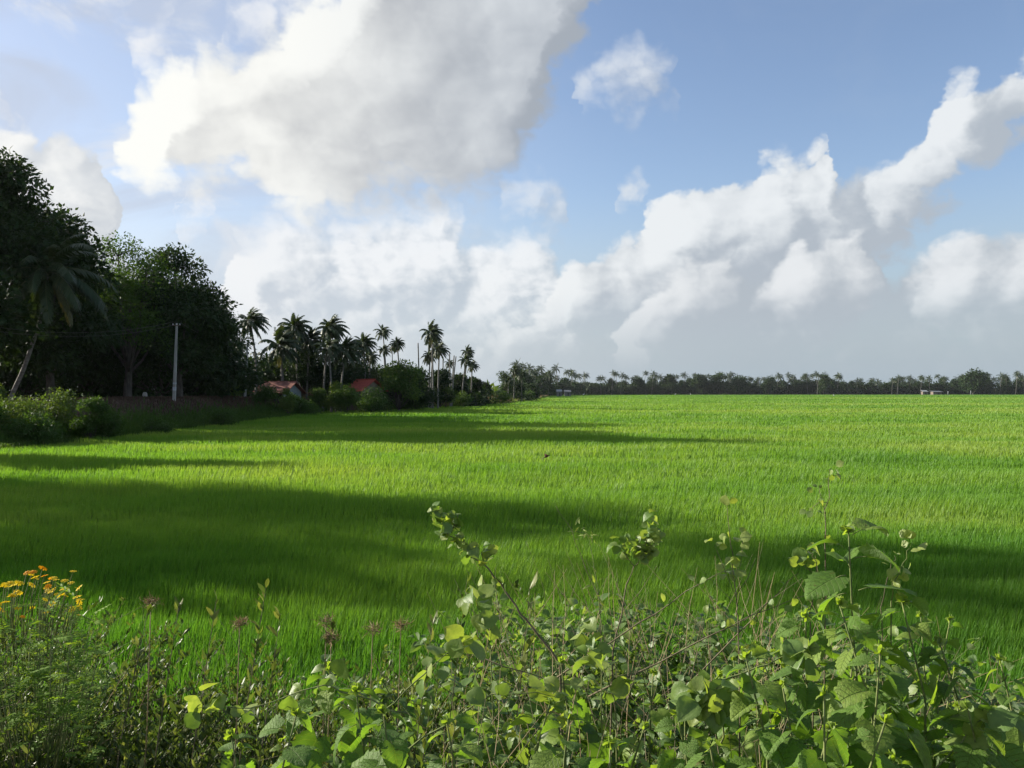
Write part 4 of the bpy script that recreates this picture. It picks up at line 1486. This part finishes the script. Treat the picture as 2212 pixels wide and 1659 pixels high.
HEARTS = [leaf_shape(12, 0.07, 'heart', (0.10, 0.30, 0.45, 0.2)[k], (0.15, 0.35, 0.2, 0.55)[k], k) for k in range(4)]
OVALS = [leaf_shape(4, 0.0, 'oval', (0.2, 0.5)[k], (0.15, 0.4)[k], 10 + k) for k in range(2)]
NARROWS = [leaf_shape(3, 0.0, 'narrow', 0.5, (0.1, 0.35)[k], 20 + k) for k in range(2)]
LEAF_MESH = []
for k, (tv, tf) in enumerate(HEARTS):
    for q, tn in enumerate((0.18, 0.42, 0.80)):
        g = Geo()
        g.add(tv, tf, 0, tn)
        g.tube([(0, -0.30, -0.05), (0, -0.12, 0.0), (0, 0.04, 0.0)], [0.014, 0.012, 0.010], 4, 1, 0.5)
        LEAF_MESH.append(g.mesh('leaf', [M['heart_veined'], M['stem']]))


def mat4(F, p):
    m_ = Matrix.Identity(4)
    for r in range(3):
        for c_ in range(3):
            m_[r][c_] = float(F[r, c_])
        m_[r][3] = float(p[r])
    return m_


def heart_plant(apex, base_u, label, rng, size=0.12, n=13, group='tall heart-leaved weeds of the foreground', span=0.75, own_leaves=True, sway=0.04, tintk=None, topk=0.42):
    """upright weed: hairy green stem, drooping serrated leaves growing larger downwards, pale bud cluster on top"""
    bx = ray(base_u, 845)[0] * apex.y
    gz = float(ground_z(bx, apex.y))
    root = empty('heart_leaf_weed', (bx, apex.y, gz - 0.02), label, 'weed plant', group)
    top = apex - root.location
    P = [Vector((0, 0, 0)), top * 0.35 + Vector((rng.normal() * sway, rng.normal() * sway, 0)), top * 0.72 + Vector((rng.normal() * sway, rng.normal() * sway, 0)), top]
    def on(t):
        t = min(max(t, 0), 1) * 3
        i = min(int(t), 2)
        return P[i].lerp(P[i + 1], t - i)
    g = Geo()
    g.tube([on(i / 12) for i in range(13)], [0.0065 - 0.0042 * i / 12 for i in range(13)], 6)
    # bud cluster: little pale scale leaves
    kb = 12
    d = unit(kb, rng) + np.array([0, 0, 0.7])
    Fr = frames(d, unit(kb, rng)) * (size * 0.22)
    g.many(OVALS[0][0], OVALS[0][1], Fr, np.tile(np.array(top), (kb, 1)).astype(float), 1, 0.95)
    g.build('stem', [M['stem'], M['heart']], root)
    gl = Geo()
    for i in range(n):
        q = (i + 0.6) / n
        t = 1 - span * q
        p = on(t)
        az = i * 2.4 + rng.random() * 0.7
        s = size * 0.94 * (topk + (1.17 - topk) * min(1, q * 1.8)) * (0.75 + 0.5 * rng.random())
        el = math.radians(-12 - 48 * rng.random() + 30 * (1 - q))
        out = np.array([math.cos(az) * math.cos(el), math.sin(az) * math.cos(el), math.sin(el)])
        pet = s * 0.45
        start = np.array(p) + np.array([math.cos(az), math.sin(az), 0.5]) * pet
        nrm = np.array([0, 0, 1.0]) + rng.normal(size=3) * 0.35
        F = frames(out[None], nrm[None])[0] * s
        g2 = gl
        # petiole
        if own_leaves:
            o = share('leaf', LEAF_MESH[int(rng.integers(0, 4)) * 3 + (tintk if tintk is not None else int(rng.choice([0, 1, 1, 1, 2])))], root)
            o.matrix_local = mat4(F, start)
            g3 = Geo()
        else:
            tv, tf = HEARTS[int(rng.integers(0, 4))]
            gl.many(tv, tf, F[None], start[None], 0, float(rng.choice([0.15, 0.4, 0.45, 0.8])))
            gl.tube([p, Vector(start) - Vector(out) * 0.0], [0.0018, 0.0014], 4, 1, cap=False)
        if own_leaves:
            g3.tube([p, Vector(start) + Vector(out) * s * -0.10], [0.0022, 0.0016], 4, 0, cap=False)
            g3.build('leaf_stalk', M['stem'], o)
            o.children[0].matrix_parent_inverse = o.matrix_local.inverted()
    if not own_leaves:
        gl.build('foliage', [M['heart'], M['stem']], root)
    return root


R2 = np.random.default_rng(404)
for (u, v, d, bu, sz, n, lab) in [
        (1833, 1150, 2.75, 1858, 0.150, 15, 'tallest heart-leaved weed, its dark top leaves standing over the rice'),
        (1813, 1305, 2.55, 1850, 0.125, 15, 'heart-leaved weed with pale bud tuft just below the tallest one'),
        (1902, 1410, 2.35, 1915, 0.125, 15, 'leafy heart-leaved weed with yellow-lit leaf at the centre of the right clump'),
        (1948, 1300, 2.75, 1960, 0.130, 14, 'heart-leaved weed right of the tallest, below the yellow flower stalk'),
        (1740, 1330, 2.75, 1760, 0.120, 12, 'heart-leaved weed at the left flank of the right clump'),
        (1611, 1420, 2.45, 1690, 0.125, 11, 'heart-leaved weed with one big leaf leaning left of the right clump'),
        (1912, 1560, 2.05, 1915, 0.125, 9, 'low heart-leaved weed with paired broad leaves at the bottom of the right clump'),
        (1780, 1500, 2.15, 1790, 0.115, 10, 'low heart-leaved weed at the bottom, left part of the right clump'),
        (2030, 1390, 2.70, 2020, 0.130, 12, 'arching heart-leaved weed on the right flank of the clump'),
        (2160, 1425, 2.90, 2170, 0.110, 11, 'heart-leaved weed at the right edge of the view'),
        (2090, 1530, 2.35, 2090, 0.120, 10, 'shaded heart-leaved weed low near the right edge'),
        (1534, 1612, 2.20, 1540, 0.105, 8, 'small heart-leaved weed at the bottom between middle and right clump'),
        (713, 1446, 2.75, 714, 0.135, 11, 'heart-leaved weed with long straight stem, the highest at lower left of middle'),
        (769, 1492, 2.55, 790, 0.120, 11, 'heart-leaved weed right beside the one with the long straight stem'),
        (828, 1540, 2.35, 830, 0.125, 8, 'heart-leaved weed with dark rounded leaf, lower left of middle'),
        (640, 1545, 2.35, 650, 0.120, 8, 'heart-leaved weed with serrated sunlit leaves at the bottom, left of middle'),
        (500, 1590, 2.35, 505, 0.110, 8, 'leftmost heart-leaved weed with one dark round leaf at the bottom'),
        (1228, 1552, 2.30, 1230, 0.105, 10, 'heart-leaved weed with pale bud tuft at the bottom middle'),
        (1318, 1606, 2.15, 1320, 0.100, 7, 'small heart-leaved weed at the bottom just right of middle'),
        (1462, 1540, 2.45, 1470, 0.105, 9, 'heart-leaved weed between the bottom middle and the right clump'),
        (965, 1560, 2.40, 970, 0.110, 8, 'heart-leaved weed at the bottom just left of middle'),
        (1690, 1480, 2.35, 1700, 0.110, 9, 'heart-leaved weed in front of the leaning one')]:
    heart_plant(at(u, v, d), bu, lab, R2, sz, n + 6, topk=0.72 if 'tallest heart' in lab and 'its dark' in lab else 0.45)

for k in range(44):
    u = R2.uniform(480, 2260) if k % 3 else R2.uniform(1380, 2200)
    d = R2.uniform(2.1, 3.9)
    x = ray(u, 845)[0] * d
    zt = float(canopy(np.array(x), np.array(d))) + R2.uniform(-0.05, 0.16)
    heart_plant(Vector((x, d, zt)), u + R2.uniform(-20, 20), 'smaller heart-leaved weed low among others in the foreground thicket', R2, 0.085 + 0.03 * R2.random(), 9,
                group='smaller heart-leaved weeds of the foreground', own_leaves=False)


# ---- twiggy stems with small round leaves
def twig_plant(name, pts, d, label, leaves, rng, size=0.035, r0=0.006, cat='twig', mat='twig', group=None, tint=(0.4, 1.0), shape=None, side=(), dd=0.0, spreadk=1.0):
    """pts: photograph points from foot to tip; leaves: (t, count) along the stem; side: lists of extra twigs"""
    W = [at(u, v, d + dd * i) for i, (u, v) in enumerate(pts)]
    gz = float(ground_z(W[0].x, W[0].y))
    slope = W[0] - W[1]
    steep = abs(slope.z) / max(1e-6, math.hypot(slope.x, slope.y))
    if steep > 1.2:
        foot = Vector((W[0].x + slope.x * 0.3, W[0].y, gz - 0.02))
    elif slope.z > 0:
        foot = W[0] - Vector((0, 0, 0.02))
    else:
        foot = W[0] + slope * min(2.0, 0.45 / max(slope.length, 1e-3))
    root = empty(name, foot, label, cat, group)
    L = [Vector((0, 0, 0))] + [w_ - foot for w_ in W]
    g = Geo()
    n = len(L)
    dense, rad = [], []
    for i in range(n - 1):
        for k in range(3):
            dense.append(L[i].lerp(L[i + 1], k / 3) + (Vector(rng.normal(size=3)) * 0.004 if k else Vector((0, 0, 0))))
    dense.append(L[-1])
    rad = [r0 * 0.78 * (1 - 0.75 * i / (len(dense) - 1)) for i in range(len(dense))]
    g.tube(dense, rad, 5)
    spots = []
    for (t, c_) in leaves:
        spots += [(dense, t, c_)]
    for sd in side:
        S = [at(u, v, d + dd * (n - 2)) - foot for (u, v) in sd['p']]
        g.tube(S, [r0 * 0.4, r0 * 0.3, r0 * 0.2][:len(S)] if len(S) <= 3 else [r0 * 0.35] * len(S), 4)
        for (t, c_) in sd.get('l', []):
            spots += [(S, t, c_)]
    g.build('stem', M[mat], root)
    gl = Geo()
    for (line, t, c_) in spots:
        f = t * (len(line) - 1)
        i = min(int(f), len(line) - 2)
        p = line[i].lerp(line[i + 1], f - i)
        pos = np.array(p) + rng.normal(size=(c_, 3)) * 0.014 * spreadk
        dr = unit(c_, rng) + np.array([0, 0, -0.1])
        F = frames(dr, unit(c_, rng) * 0.7 + np.array([-0.2, -0.5, 0.5])) * (size * (0.6 + 0.7 * rng.random(c_)))[:, None, None]
        tv, tf = shape or OVALS[int(rng.integers(0, 2))]
        if shape is None:
            tv = tv * np.array([1.45, 1, 1])
        gl.many(tv, tf, F, pos, 0, rng.uniform(tint[0], tint[1], c_))
    if spots:
        gl.build('foliage', M['vine'], root)
    return root


R3 = np.random.default_rng(31)
def dn(a, b, n, c_):
    return [(a + (b - a) * i / (n - 1), c_) for i in range(n)]


twig_plant('leafy_branch', [(1210, 1437), (1150, 1355), (1116, 1310), (1081, 1258), (1046, 1219), (997, 1181), (962, 1142), (937, 1102)], 3.1,
           'dark leaning branch, leafy toward its tip, reaching up left over the shaded rice', dn(0.70, 1.0, 12, 5) + [(0.5, 4), (0.62, 3)], R3, 0.036, 0.007, 'branch',
           side=[{'p': [(1046, 1219), (1040, 1195), (1046, 1184)], 'l': [(0.7, 5), (1, 5)]}, {'p': [(975, 1150), (985, 1125), (990, 1112)], 'l': [(0.5, 3), (1, 5)]}])
twig_plant('leafy_branch', [(1324, 1405), (1349, 1286), (1369, 1224), (1389, 1191)], 3.1, 'upright branch with a wide leafy head at the middle of the thicket', [(0.95, 8), (1.0, 8)], R3, 0.034, 0.005, 'branch',
           side=[{'p': [(1389, 1191), (1365, 1180), (1338, 1168)], 'l': dn(0.1, 1, 6, 4)}, {'p': [(1389, 1191), (1400, 1160), (1412, 1120)], 'l': dn(0.1, 1, 7, 4)},
                 {'p': [(1389, 1191), (1410, 1180), (1425, 1150)], 'l': dn(0.2, 1, 4, 3)}, {'p': [(1370, 1224), (1355, 1205), (1350, 1196)], 'l': [(1, 3)]}])
twig_plant('bare_twig', [(1215, 1417), (1188, 1318), (1170, 1258), (1136, 1169)], 3.2, 'thin bare leafless twig between the leaning branch and the pod-bearing stalk', [], R3, r0=0.0022)
twig_plant('bare_twig', [(1296, 1300), (1265, 1229), (1235, 1144), (1200, 1092)], 3.2, 'longest thin bare twig crossing behind the seed pods', [], R3, r0=0.0024)
twig_plant('pod_stalk', [(1300, 1350), (1294, 1288), (1280, 1200), (1268, 1153)], 3.0, 'pale stalk with a nodding tuft of small yellow pods', [(0.97, 6), (1.0, 6), (0.6, 4), (0.45, 5)], R3, 0.030, 0.0035, 'stalk', mat='stem', shape=NARROWS[1], tint=(0.9, 1.0),
           side=[{'p': [(1268, 1153), (1245, 1148), (1226, 1148)], 'l': [(0.3, 4)]}])
twig_plant('red_stemmed_weed', [(1594, 1330), (1592, 1307), (1582, 1222), (1576, 1157), (1570, 1084)], 3.0, 'thin red-stemmed weed with sparse yellow-green leaves left of the right clump', [(0.55, 3), (0.68, 3), (0.8, 3), (0.97, 2)], R3, 0.034, 0.004, 'weed plant', tint=(0.8, 1.0),
           side=[{'p': [(1590, 1290), (1565, 1230), (1543, 1176)], 'l': [(0.5, 2), (1, 3)]}, {'p': [(1586, 1260), (1600, 1220), (1606, 1155)], 'l': [(0.4, 2), (1, 5)]},
                 {'p': [(1590, 1285), (1615, 1250), (1632, 1206)], 'l': [(0.5, 1)]}])
twig_plant('seed_stalk', [(1783, 1200), (1783, 1125), (1789, 1048), (1793, 1011)], 2.9, 'tall thin brown seed stalk with curled leaf rising over the tallest weed', [(0.35, 3), (0.8, 2), (1.0, 4)], R3, 0.022, 0.0035, 'stalk', tint=(0.5, 1.0),
           side=[{'p': [(1786, 1085), (1768, 1086), (1750, 1100)], 'l': [(0.6, 3), (1, 3)]}, {'p': [(1784, 1110), (1770, 1060), (1772, 1050)], 'l': [(1, 3)]}])
twig_plant('red_stemmed_weed', [(1750, 1340), (1756, 1291), (1764, 1214), (1745, 1190)], 2.9, 'red-stemmed weed with folded grey-green leaves beside the tallest weed', [(0.5, 3), (0.8, 4), (1.0, 4)], R3, 0.045, 0.004, 'weed plant',
           side=[{'p': [(1760, 1240), (1740, 1225), (1730, 1215)], 'l': [(1, 4)]}])
twig_plant('yellow_flower_stalk', [(1925, 1300), (1935, 1250), (1959, 1206), (1973, 1169)], 2.8, 'stalk with bright yellow blossoms and leaves right of the tallest weed', [(0.45, 7), (0.6, 6), (0.8, 2), (1.0, 5)], R3, 0.032, 0.004, 'stalk', mat='stem', tint=(0.9, 1.0))
twig_plant('seed_stalk', [(1905, 1330), (1912, 1270), (1925, 1215), (1932, 1200)], 2.9, 'short fuzzy orange-brown seed spike behind the yellow blossoms', [(0.85, 4), (1.0, 5)], R3, 0.018, 0.003, 'stalk', tint=(0.9, 1.0), shape=NARROWS[0])
for (pts, lab) in [([(1380, 1345), (1480, 1278), (1582, 1226)], 'long dry stick slanting up right across the middle of the thicket'),
                   ([(1598, 1364), (1660, 1300), (1724, 1238)], 'dry stick slanting toward the tallest weed'),
                   ([(1500, 1390), (1620, 1330), (1760, 1280)], 'nearly flat dry stick left of the right clump'),
                   ([(1040, 1420), (1200, 1475), (1330, 1500)], 'brown arching runner low in the middle of the thicket')]:
    twig_plant('dry_stick', pts, 3.0, lab, [(0.5, 2), (0.8, 2)], R3, 0.028, 0.0042, 'stick', dd=-0.05)

# ---- trailing vine shoots with pale stems and soft paired leaves
for (pts, d, lab) in [
        ([(900, 1470), (938, 1436), (987, 1395), (1003, 1388)], 2.9, 'pale vine shoot rising right below the leaning branch'),
        ([(760, 1500), (700, 1480), (540, 1530), (462, 1530), (420, 1532)], 2.7, 'vine shoot reaching left with two pale leaves at its tip'),
        ([(1481, 1509), (1530, 1512), (1590, 1508), (1606, 1480)], 2.5, 'S-shaped pale vine stem left of the leaning heart-leaved weed'),
        ([(1480, 1560), (1500, 1520), (1540, 1490), (1550, 1485)], 2.5, 'forked pale vine stem near the S-shaped one'),
        ([(1000, 1540), (1060, 1500), (1160, 1495), (1230, 1512)], 2.7, 'flat brown vine stem crossing the lower middle'),
        ([(1330, 1520), (1300, 1440), (1270, 1390), (1250, 1350)], 2.9, 'vine shoot with big grey-green leaves in the middle'),
        ([(1060, 1400), (1040, 1330), (1030, 1300), (1025, 1290)], 3.3, 'vine shoot twining upright at the left flank of the thicket'),
        ([(1640, 1440), (1700, 1415), (1740, 1400), (1762, 1398)], 2.6, 'short hooked vine tip in front of the right clump'),
        ([(2060, 1620), (2110, 1560), (2150, 1540), (2180, 1530)], 2.4, 'vine shoot with brown-edged leaf at the lower right corner')]:
    twig_plant('vine_shoot', pts, d, lab, dn(0.35, 1.0, 6, 3), R3, 0.062, 0.0042, 'vine', mat='stem', group='trailing vine shoots', spreadk=1.6)


# ---- upright narrow-leaved weeds (left and middle)
def narrow_plant(apex, label, rng, group='narrow-leaved weeds at the lower left', n=26, size=0.045, lean=0.15, tint=(0.3, 1.0)):
    d = apex.y
    gz = float(ground_z(apex.x, d))
    foot = Vector((apex.x - lean * (apex.z - gz) + rng.normal() * 0.02, d, gz - 0.02))
    root = empty('narrow_leaf_weed', foot, label, 'weed plant', group)
    top = apex - foot
    g = Geo()
    mid = top * 0.5 + Vector((rng.normal() * 0.02, rng.normal() * 0.02, 0))
    line = [Vector((0, 0, 0)), mid, top]
    g.tube([line[0], line[0].lerp(mid, 0.5), mid, mid.lerp(top, 0.5), top], [0.0035, 0.003, 0.0026, 0.002, 0.001], 4)
    g.build('stem', M['twig'], root)
    t = 1 - 0.72 * rng.random(n) ** 1.2
    P = np.array([line[0].lerp(mid, q * 2) if q < 0.5 else mid.lerp(top, q * 2 - 1) for q in t])
    az = rng.random(n) * 6.283
    dr = np.stack([np.cos(az) * 0.55, np.sin(az) * 0.55, 0.75 + 0.4 * rng.random(n)], 1)
    F = frames(dr, unit(n, rng)) * (size * (0.6 + 0.7 * rng.random(n)))[:, None, None]
    g = Geo()
    g.many(NARROWS[0][0] * np.array([1.5, 1, 1]), NARROWS[0][1], F, P, 0, rng.uniform(tint[0], tint[1], n))
    g.build('foliage', M['narrow'], root)
    return root


for (u, v, d, lab, n) in [
        (468, 1293, 3.6, 'tallest narrow-leaved weed at lower left with a bare pale stem', 22),
        (388, 1300, 3.6, 'narrow-leaved weed left of the tallest one, bent right', 24),
        (575, 1267, 3.6, 'narrow-leaved weed standing highest before the lit rice', 34),
        (320, 1318, 3.5, 'narrow-leaved weed right of the flower bush', 20),
        (605, 1330, 3.5, 'forked narrow-leaved weed right of the highest one', 24),
        (1008, 1258, 3.4, 'narrow-leaved weed with upright pale leaves under the leaning branch', 18),
        (1146, 1255, 3.3, 'narrow-leaved weed with two long pale leaves at the middle', 10),
        (720, 1352, 3.5, 'narrow-leaved weed among the brown seed heads', 24),
        (935, 1345, 3.4, 'narrow-leaved weed left of the thicket beside the brown seed heads', 18)]:
    narrow_plant(at(u, v, d), lab, R3, n=n, size=0.05 if n > 12 else 0.075)
for k in range(46):
    u = R3.uniform(-60, 1000)
    d = R3.uniform(2.5, 4.8)
    x = ray(u, 845)[0] * d
    z = float(canopy(np.array(x), np.array(d))) + R3.uniform(0.0, 0.20)
    narrow_plant(Vector((x, d, z - 0.06)), 'low narrow-leaved weed among its like at the lower left', R3, group='low narrow-leaved weeds', n=24)

# ---- sedges with brown seed heads
for (u, v, d, lab) in [(518, 1346, 3.5, 'brown seed head of a sedge, leftmost of the row'), (326, 1302, 3.6, 'small brown sedge head right of the flower bush'),
                       (705, 1342, 3.5, 'brown sedge head above its lower neighbour in the row'), (716, 1374, 3.4, 'dark brown sedge head low in the row'),
                       (805, 1360, 3.5, 'reddish sedge head in the row, left of the largest'), (866, 1352, 3.5, 'largest reddish-brown sedge head, rightmost of the row')]:
    a = at(u, v, d)
    gz = float(ground_z(a.x, a.y))
    root = empty('dry_sedge', (a.x - 0.05, a.y, gz - 0.02), lab, 'sedge', 'dry sedges with brown seed heads')
    top = a - root.location
    g = Geo()
    g.tube([(0, 0, 0), tuple(top * 0.5 + Vector((0.01, 0, 0))), tuple(top)], [0.003, 0.0025, 0.0018], 4)
    g.build('stem', M['straw'], root)
    n = 150
    dr = unit(n, R3) + np.array([0, 0, 0.25])
    F = frames(dr, unit(n, R3)) * (0.030 * (0.25 + 1.0 * R3.random(n)))[:, None, None]
    F[:, :, 0] *= 0.28
    g = Geo()
    g.many(NARROWS[0][0], NARROWS[0][1], F, np.array(top)[None] + R3.normal(size=(n, 3)) * np.array([0.016, 0.012, 0.010]), 0, R3.uniform(-0.3, 0.6, n))
    g.build('seed_head', M['straw'], root)

# ---- flower bush at the lower left
M['petal'] = leaf_mat('yellow_petal', (0.82, 0.58, 0.02), (0.86, 0.68, 0.03), (0.90, 0.76, 0.06), 0.35, (1.0, 0.9, 0.5), 0.6, 0.2)
M['petal_o'] = leaf_mat('orange_petal', (0.80, 0.34, 0.01), (0.83, 0.42, 0.02), (0.86, 0.50, 0.03), 0.35, (1.0, 0.8, 0.5), 0.6, 0.2)
fb = empty('flower_bush', (at(60, 845, 3.7).x, 3.7, float(ground_z(at(60, 845, 3.7).x, 3.7)) - 0.02), 'bush with small yellow and orange flowers at the lower left corner', 'flower bush')


def flower_mesh(mat):
    g = Geo()
    for k in range(8):
        a = k * 0.785
        w = 0.22
        c_, s_ = math.cos(a), math.sin(a)
        def rp(r, t, z):
            return (c_ * r - s_ * t, s_ * r + c_ * t, z)
        g.add([rp(0.05, 0, 0), rp(0.42, -w, 0.10), rp(0.95, -w * 0.9, 0.0), rp(1.0, 0, -0.04), rp(0.95, w * 0.9, 0.0), rp(0.42, w, 0.10)],
              [(0, 1, 2, 3), (0, 3, 4, 5)], 0, 0.3 + 0.5 * (k % 3) / 2)
    for k in range(6):
        a = k * 1.047 + 0.4
        g.tube([(math.cos(a) * 0.1, math.sin(a) * 0.1, 0), (math.cos(a) * 0.14, math.sin(a) * 0.14, 0.22)], [0.08, 0.05], 4, 0, 0.2)
    return g.mesh('flower', mat)


FM = [flower_mesh(M['petal']), flower_mesh(M['petal_o'])]
R4 = np.random.default_rng(9)
gst = Geo()
XTRA = [(R4.uniform(-300, 600), R4.uniform(250, 520) if k % 3 else R4.uniform(230, 330), 0) for k in range(30)]
for (X, Y, o_) in XTRA + [(320, 165, 1), (200, 200, 1), (245, 195, 1), (262, 232, 0), (332, 222, 1), (385, 240, 1), (548, 188, 0), (50, 290, 0), (75, 278, 0), (130, 280, 0), (150, 275, 0), (360, 300, 1),
                   (352, 335, 0), (375, 345, 0), (130, 340, 0), (85, 372, 0), (400, 320, 0), (580, 320, 0), (575, 380, 0), (590, 418, 0), (540, 480, 0), (8, 475, 0), (170, 528, 1), (490, 370, 0), (430, 362, 0),
                   (-60, 300, 0), (-120, 340, 1), (30, 300, 0), (100, 292, 0), (112, 345, 0), (95, 368, 0), (145, 352, 0), (385, 335, 0), (345, 318, 0), (455, 368, 0), (600, 400, 0), (590, 312, 0), (275, 240, 0), (232, 215, 0)]:
    u, v = X * 0.289, 1179.5 + Y * 0.289
    p = at(u, v, 3.6 + R4.uniform(-0.15, 0.25)) - fb.location
    o = share('flower', FM[o_], fb)
    o.location = p
    o.rotation_euler = (R4.uniform(-0.9, 0.3), R4.uniform(-0.6, 0.4), R4.uniform(0, 6))
    o.scale = (R4.uniform(0.011, 0.021),) * 3
    b0 = Vector((p.x * 0.8 - 0.03, p.y * 0.6, p.z - R4.uniform(0.18, 0.3)))
    gst.tube([b0, b0.lerp(p, 0.5) + Vector((-0.01, 0, 0)), p], [0.0022, 0.0018, 0.0014], 4)
# woody stems spreading from the foot
tips = []
for k in range(60):
    u, v = R4.uniform(-160, 215), 0
    vt = 1285 + max(0, u - 120) * 0.6 + R4.uniform(0, 200)
    p = at(u, vt, 3.7 + R4.uniform(-0.5, 0.4)) - fb.location
    gst.tube([(p.x * 0.2, 0, 0.05), (p.x * 0.7, p.y * 0.6, p.z * 0.6), tuple(p)], [0.004, 0.003, 0.0015], 4)
    tips.append(p)
gst.build('stem', M['stem'], fb)
gl = Geo()
for p in tips:
    for q in range(7):
        c_ = np.array(p) + np.array([0, 0, -0.05 * q]) + R4.normal(size=3) * 0.035
        az, el = R4.random() * 6.28, R4.uniform(-0.1, 0.9)
        ax = np.array([math.cos(az) * math.cos(el), math.sin(az) * math.cos(el), math.sin(el)])
        sd = np.cross(ax, [0, 0, 1.0])
        sd /= np.linalg.norm(sd)
        n = 9
        tt = np.linspace(0.15, 1.0, n)
        L = 0.075 * R4.uniform(0.7, 1.3)
        pos = c_ + ax * (tt * L)[:, None]
        sg = np.where(np.arange(n) % 2, 1, -1)
        dr = ax * 0.7 + sd * sg[:, None]
        dr[-1] = ax
        F = frames(dr, np.tile(np.array([0, 0, 1.0]) + R4.normal(size=3) * 0.3, (n, 1))) * (0.032 * np.interp(tt, [0, 0.5, 1], [0.7, 1.1, 0.8]))[:, None, None]
        gl.many(NARROWS[0][0] * np.array([1.6, 1, 1]), NARROWS[0][1], F, pos, 0, R4.uniform(0.3, 0.9))
M['feather'] = leaf_mat('feathery_leaf', (0.090, 0.180, 0.024), (0.140, 0.250, 0.036), (0.22, 0.34, 0.06), 0.45, rough=0.6, spec=0.15)
gl.build('foliage', M['feather'], fb)

# ---- the tangle between them: shoots nobody could count
def thicket():
    rng = np.random.default_rng(2024)
    gv, gn, gs = Geo(), Geo(), Geo()
    def shoots(N, kind):
        u = rng.uniform(-420, 2900, N)
        y = 1.75 + 4.6 * rng.random(N) ** 0.9
        x = np.array([ray(a_, 845)[0] for a_ in u]) * y
        cz = canopy(x, y)
        gz = ground_z(x, y)
        for i in range(N):
            pv = np.clip((u[i] - 520) / 480 + (y[i] - 3.3) * -0.35, 0.02, 0.98)     # leaning to vines at right and close by
            if kind == 'narrow':
                pv = 1 - pv
            if rng.random() > pv:
                continue
            top = gz[i] + (cz[i] - gz[i]) * (0.35 + 0.68 * rng.random() ** 0.6)
            b0 = np.array([x[i], y[i], max(gz[i], top - 0.75)])
            L = top - b0[2]
            if L < 0.08:
                continue
            if kind == 'vine':
                ln = rng.normal(size=2) * 0.65
                t = np.linspace(0, 1, 6)
                path = b0 + np.stack([ln[0] * t * L, ln[1] * t * L, t * L * (1.0 - 0.25 * t)], 1) + rng.normal(size=(6, 3)) * 0.012
                n = int(8 + 9 * L / 0.5)
                s0 = rng.uniform(0.032, 0.085)
            else:
                ln = rng.normal(size=2) * 0.38 + np.array([0.18, 0])
                t = np.linspace(0, 1, 6)
                path = b0 + np.stack([ln[0] * t * t * L, ln[1] * t * t * L, t * L * (1 - 0.15 * t * abs(ln[0]))], 1) + rng.normal(size=(6, 3)) * 0.008
                n = int(12 + 16 * L / 0.5)
                s0 = rng.uniform(0.028, 0.055)
            gs.tube(path, [0.0026, 0.0024, 0.0022, 0.002, 0.0016, 0.001], 3, 0 if rng.random() < 0.6 else 1, cap=False)
            tt = 1 - rng.random(n) ** 1.3 * 0.9
            P = np.stack([np.interp(tt, t, path[:, k]) for k in range(3)], 1)
            az = rng.random(n) * 6.283
            if kind == 'vine':
                el = rng.uniform(-0.9, 0.6, n)
                dr = np.stack([np.cos(az) * np.cos(el), np.sin(az) * np.cos(el), np.sin(el)], 1)
                P = P + dr * 0.02
                nr = np.array([0, 0, 1.0]) + rng.normal(size=(n, 3)) * 0.55
                tv, tf = OVALS[int(rng.integers(0, 2))]
                F = frames(dr, nr) * (s0 * (0.55 + 0.7 * rng.random(n)))[:, None, None]
                gv.many(tv * np.array([1.1, 1, 1]), tf, F, P, 0, np.clip(rng.normal(0.40, 0.2, n) + rng.normal() * 0.12, 0, 1))
            else:
                dr = np.stack([np.cos(az) * 0.6, np.sin(az) * 0.6, 0.45 + 0.6 * rng.random(n)], 1)
                F = frames(dr, unit(n, rng)) * (s0 * (0.6 + 0.7 * rng.random(n)))[:, None, None]
                gn.many(NARROWS[0][0] * np.array([1.5, 1, 1]), NARROWS[0][1], F, P, 0, np.clip(rng.normal(0.45, 0.25, n), 0, 1))
    shoots(5100, 'vine')
    shoots(7000, 'narrow')
    # dry straws standing through it
    for i in range(420):
        u = rng.uniform(-100, 2300) if i % 2 else rng.uniform(950, 1800)
        y = rng.uniform(2.4, 5.2)
        x = ray(u, 845)[0] * y
        cz = float(canopy(np.array(x), np.array(y)))
        p = Vector((x, y, cz - rng.uniform(0.15, 0.5)))
        tip = p + Vector((rng.normal() * 0.20, rng.normal() * 0.16, rng.uniform(0.22, 0.50)))
        gs.tube([p, p.lerp(tip, 0.5) + Vector((rng.normal() * 0.01, 0, 0)), tip], [0.0018, 0.0014, 0.0007], 3, 1 if rng.random() < 0.5 else 2, 0.5, cap=False)
    tag(gv.build('vine_tangle', M['vine']), 'soft oval-leaved creeping vines covering the near bank', 'vines', None, 'stuff')
    tag(gn.build('narrow_leaf_tangle', M['narrow']), 'dense narrow-leaved weeds covering the bank at lower left', 'weeds', None, 'stuff')
    tag(gs.build('tangled_stems', [M['stem'], M['twig'], M['straw']]), 'tangle of green stems and dry stalks under the foreground leaves', 'stems', None, 'stuff')


thicket()

# ------------------------------------------------------------------ humid air
def haze():
    g = Geo()
    z0, z1 = -1.5, 26.0
    g.box((0, 430, (z0 + z1) / 2), (1500, 980, z1 - z0))
    m = bpy.data.materials.new('haze')
    m.use_nodes = True
    nt = m.node_tree
    nt.nodes.clear()
    out = nt.nodes.new('ShaderNodeOutputMaterial')
    v = nt.nodes.new('ShaderNodeVolumePrincipled')
    v.inputs['Color'].default_value = (0.86, 0.92, 1.0, 1)
    v.inputs['Density'].default_value = 0.00005
    v.inputs['Anisotropy'].default_value = 0.2
    nt.links.new(v.outputs[0], out.inputs['Volume'])
    tag(g.build('haze', m, smooth=False), 'thin humid air paling the far treeline', None, None, 'stuff')


haze()
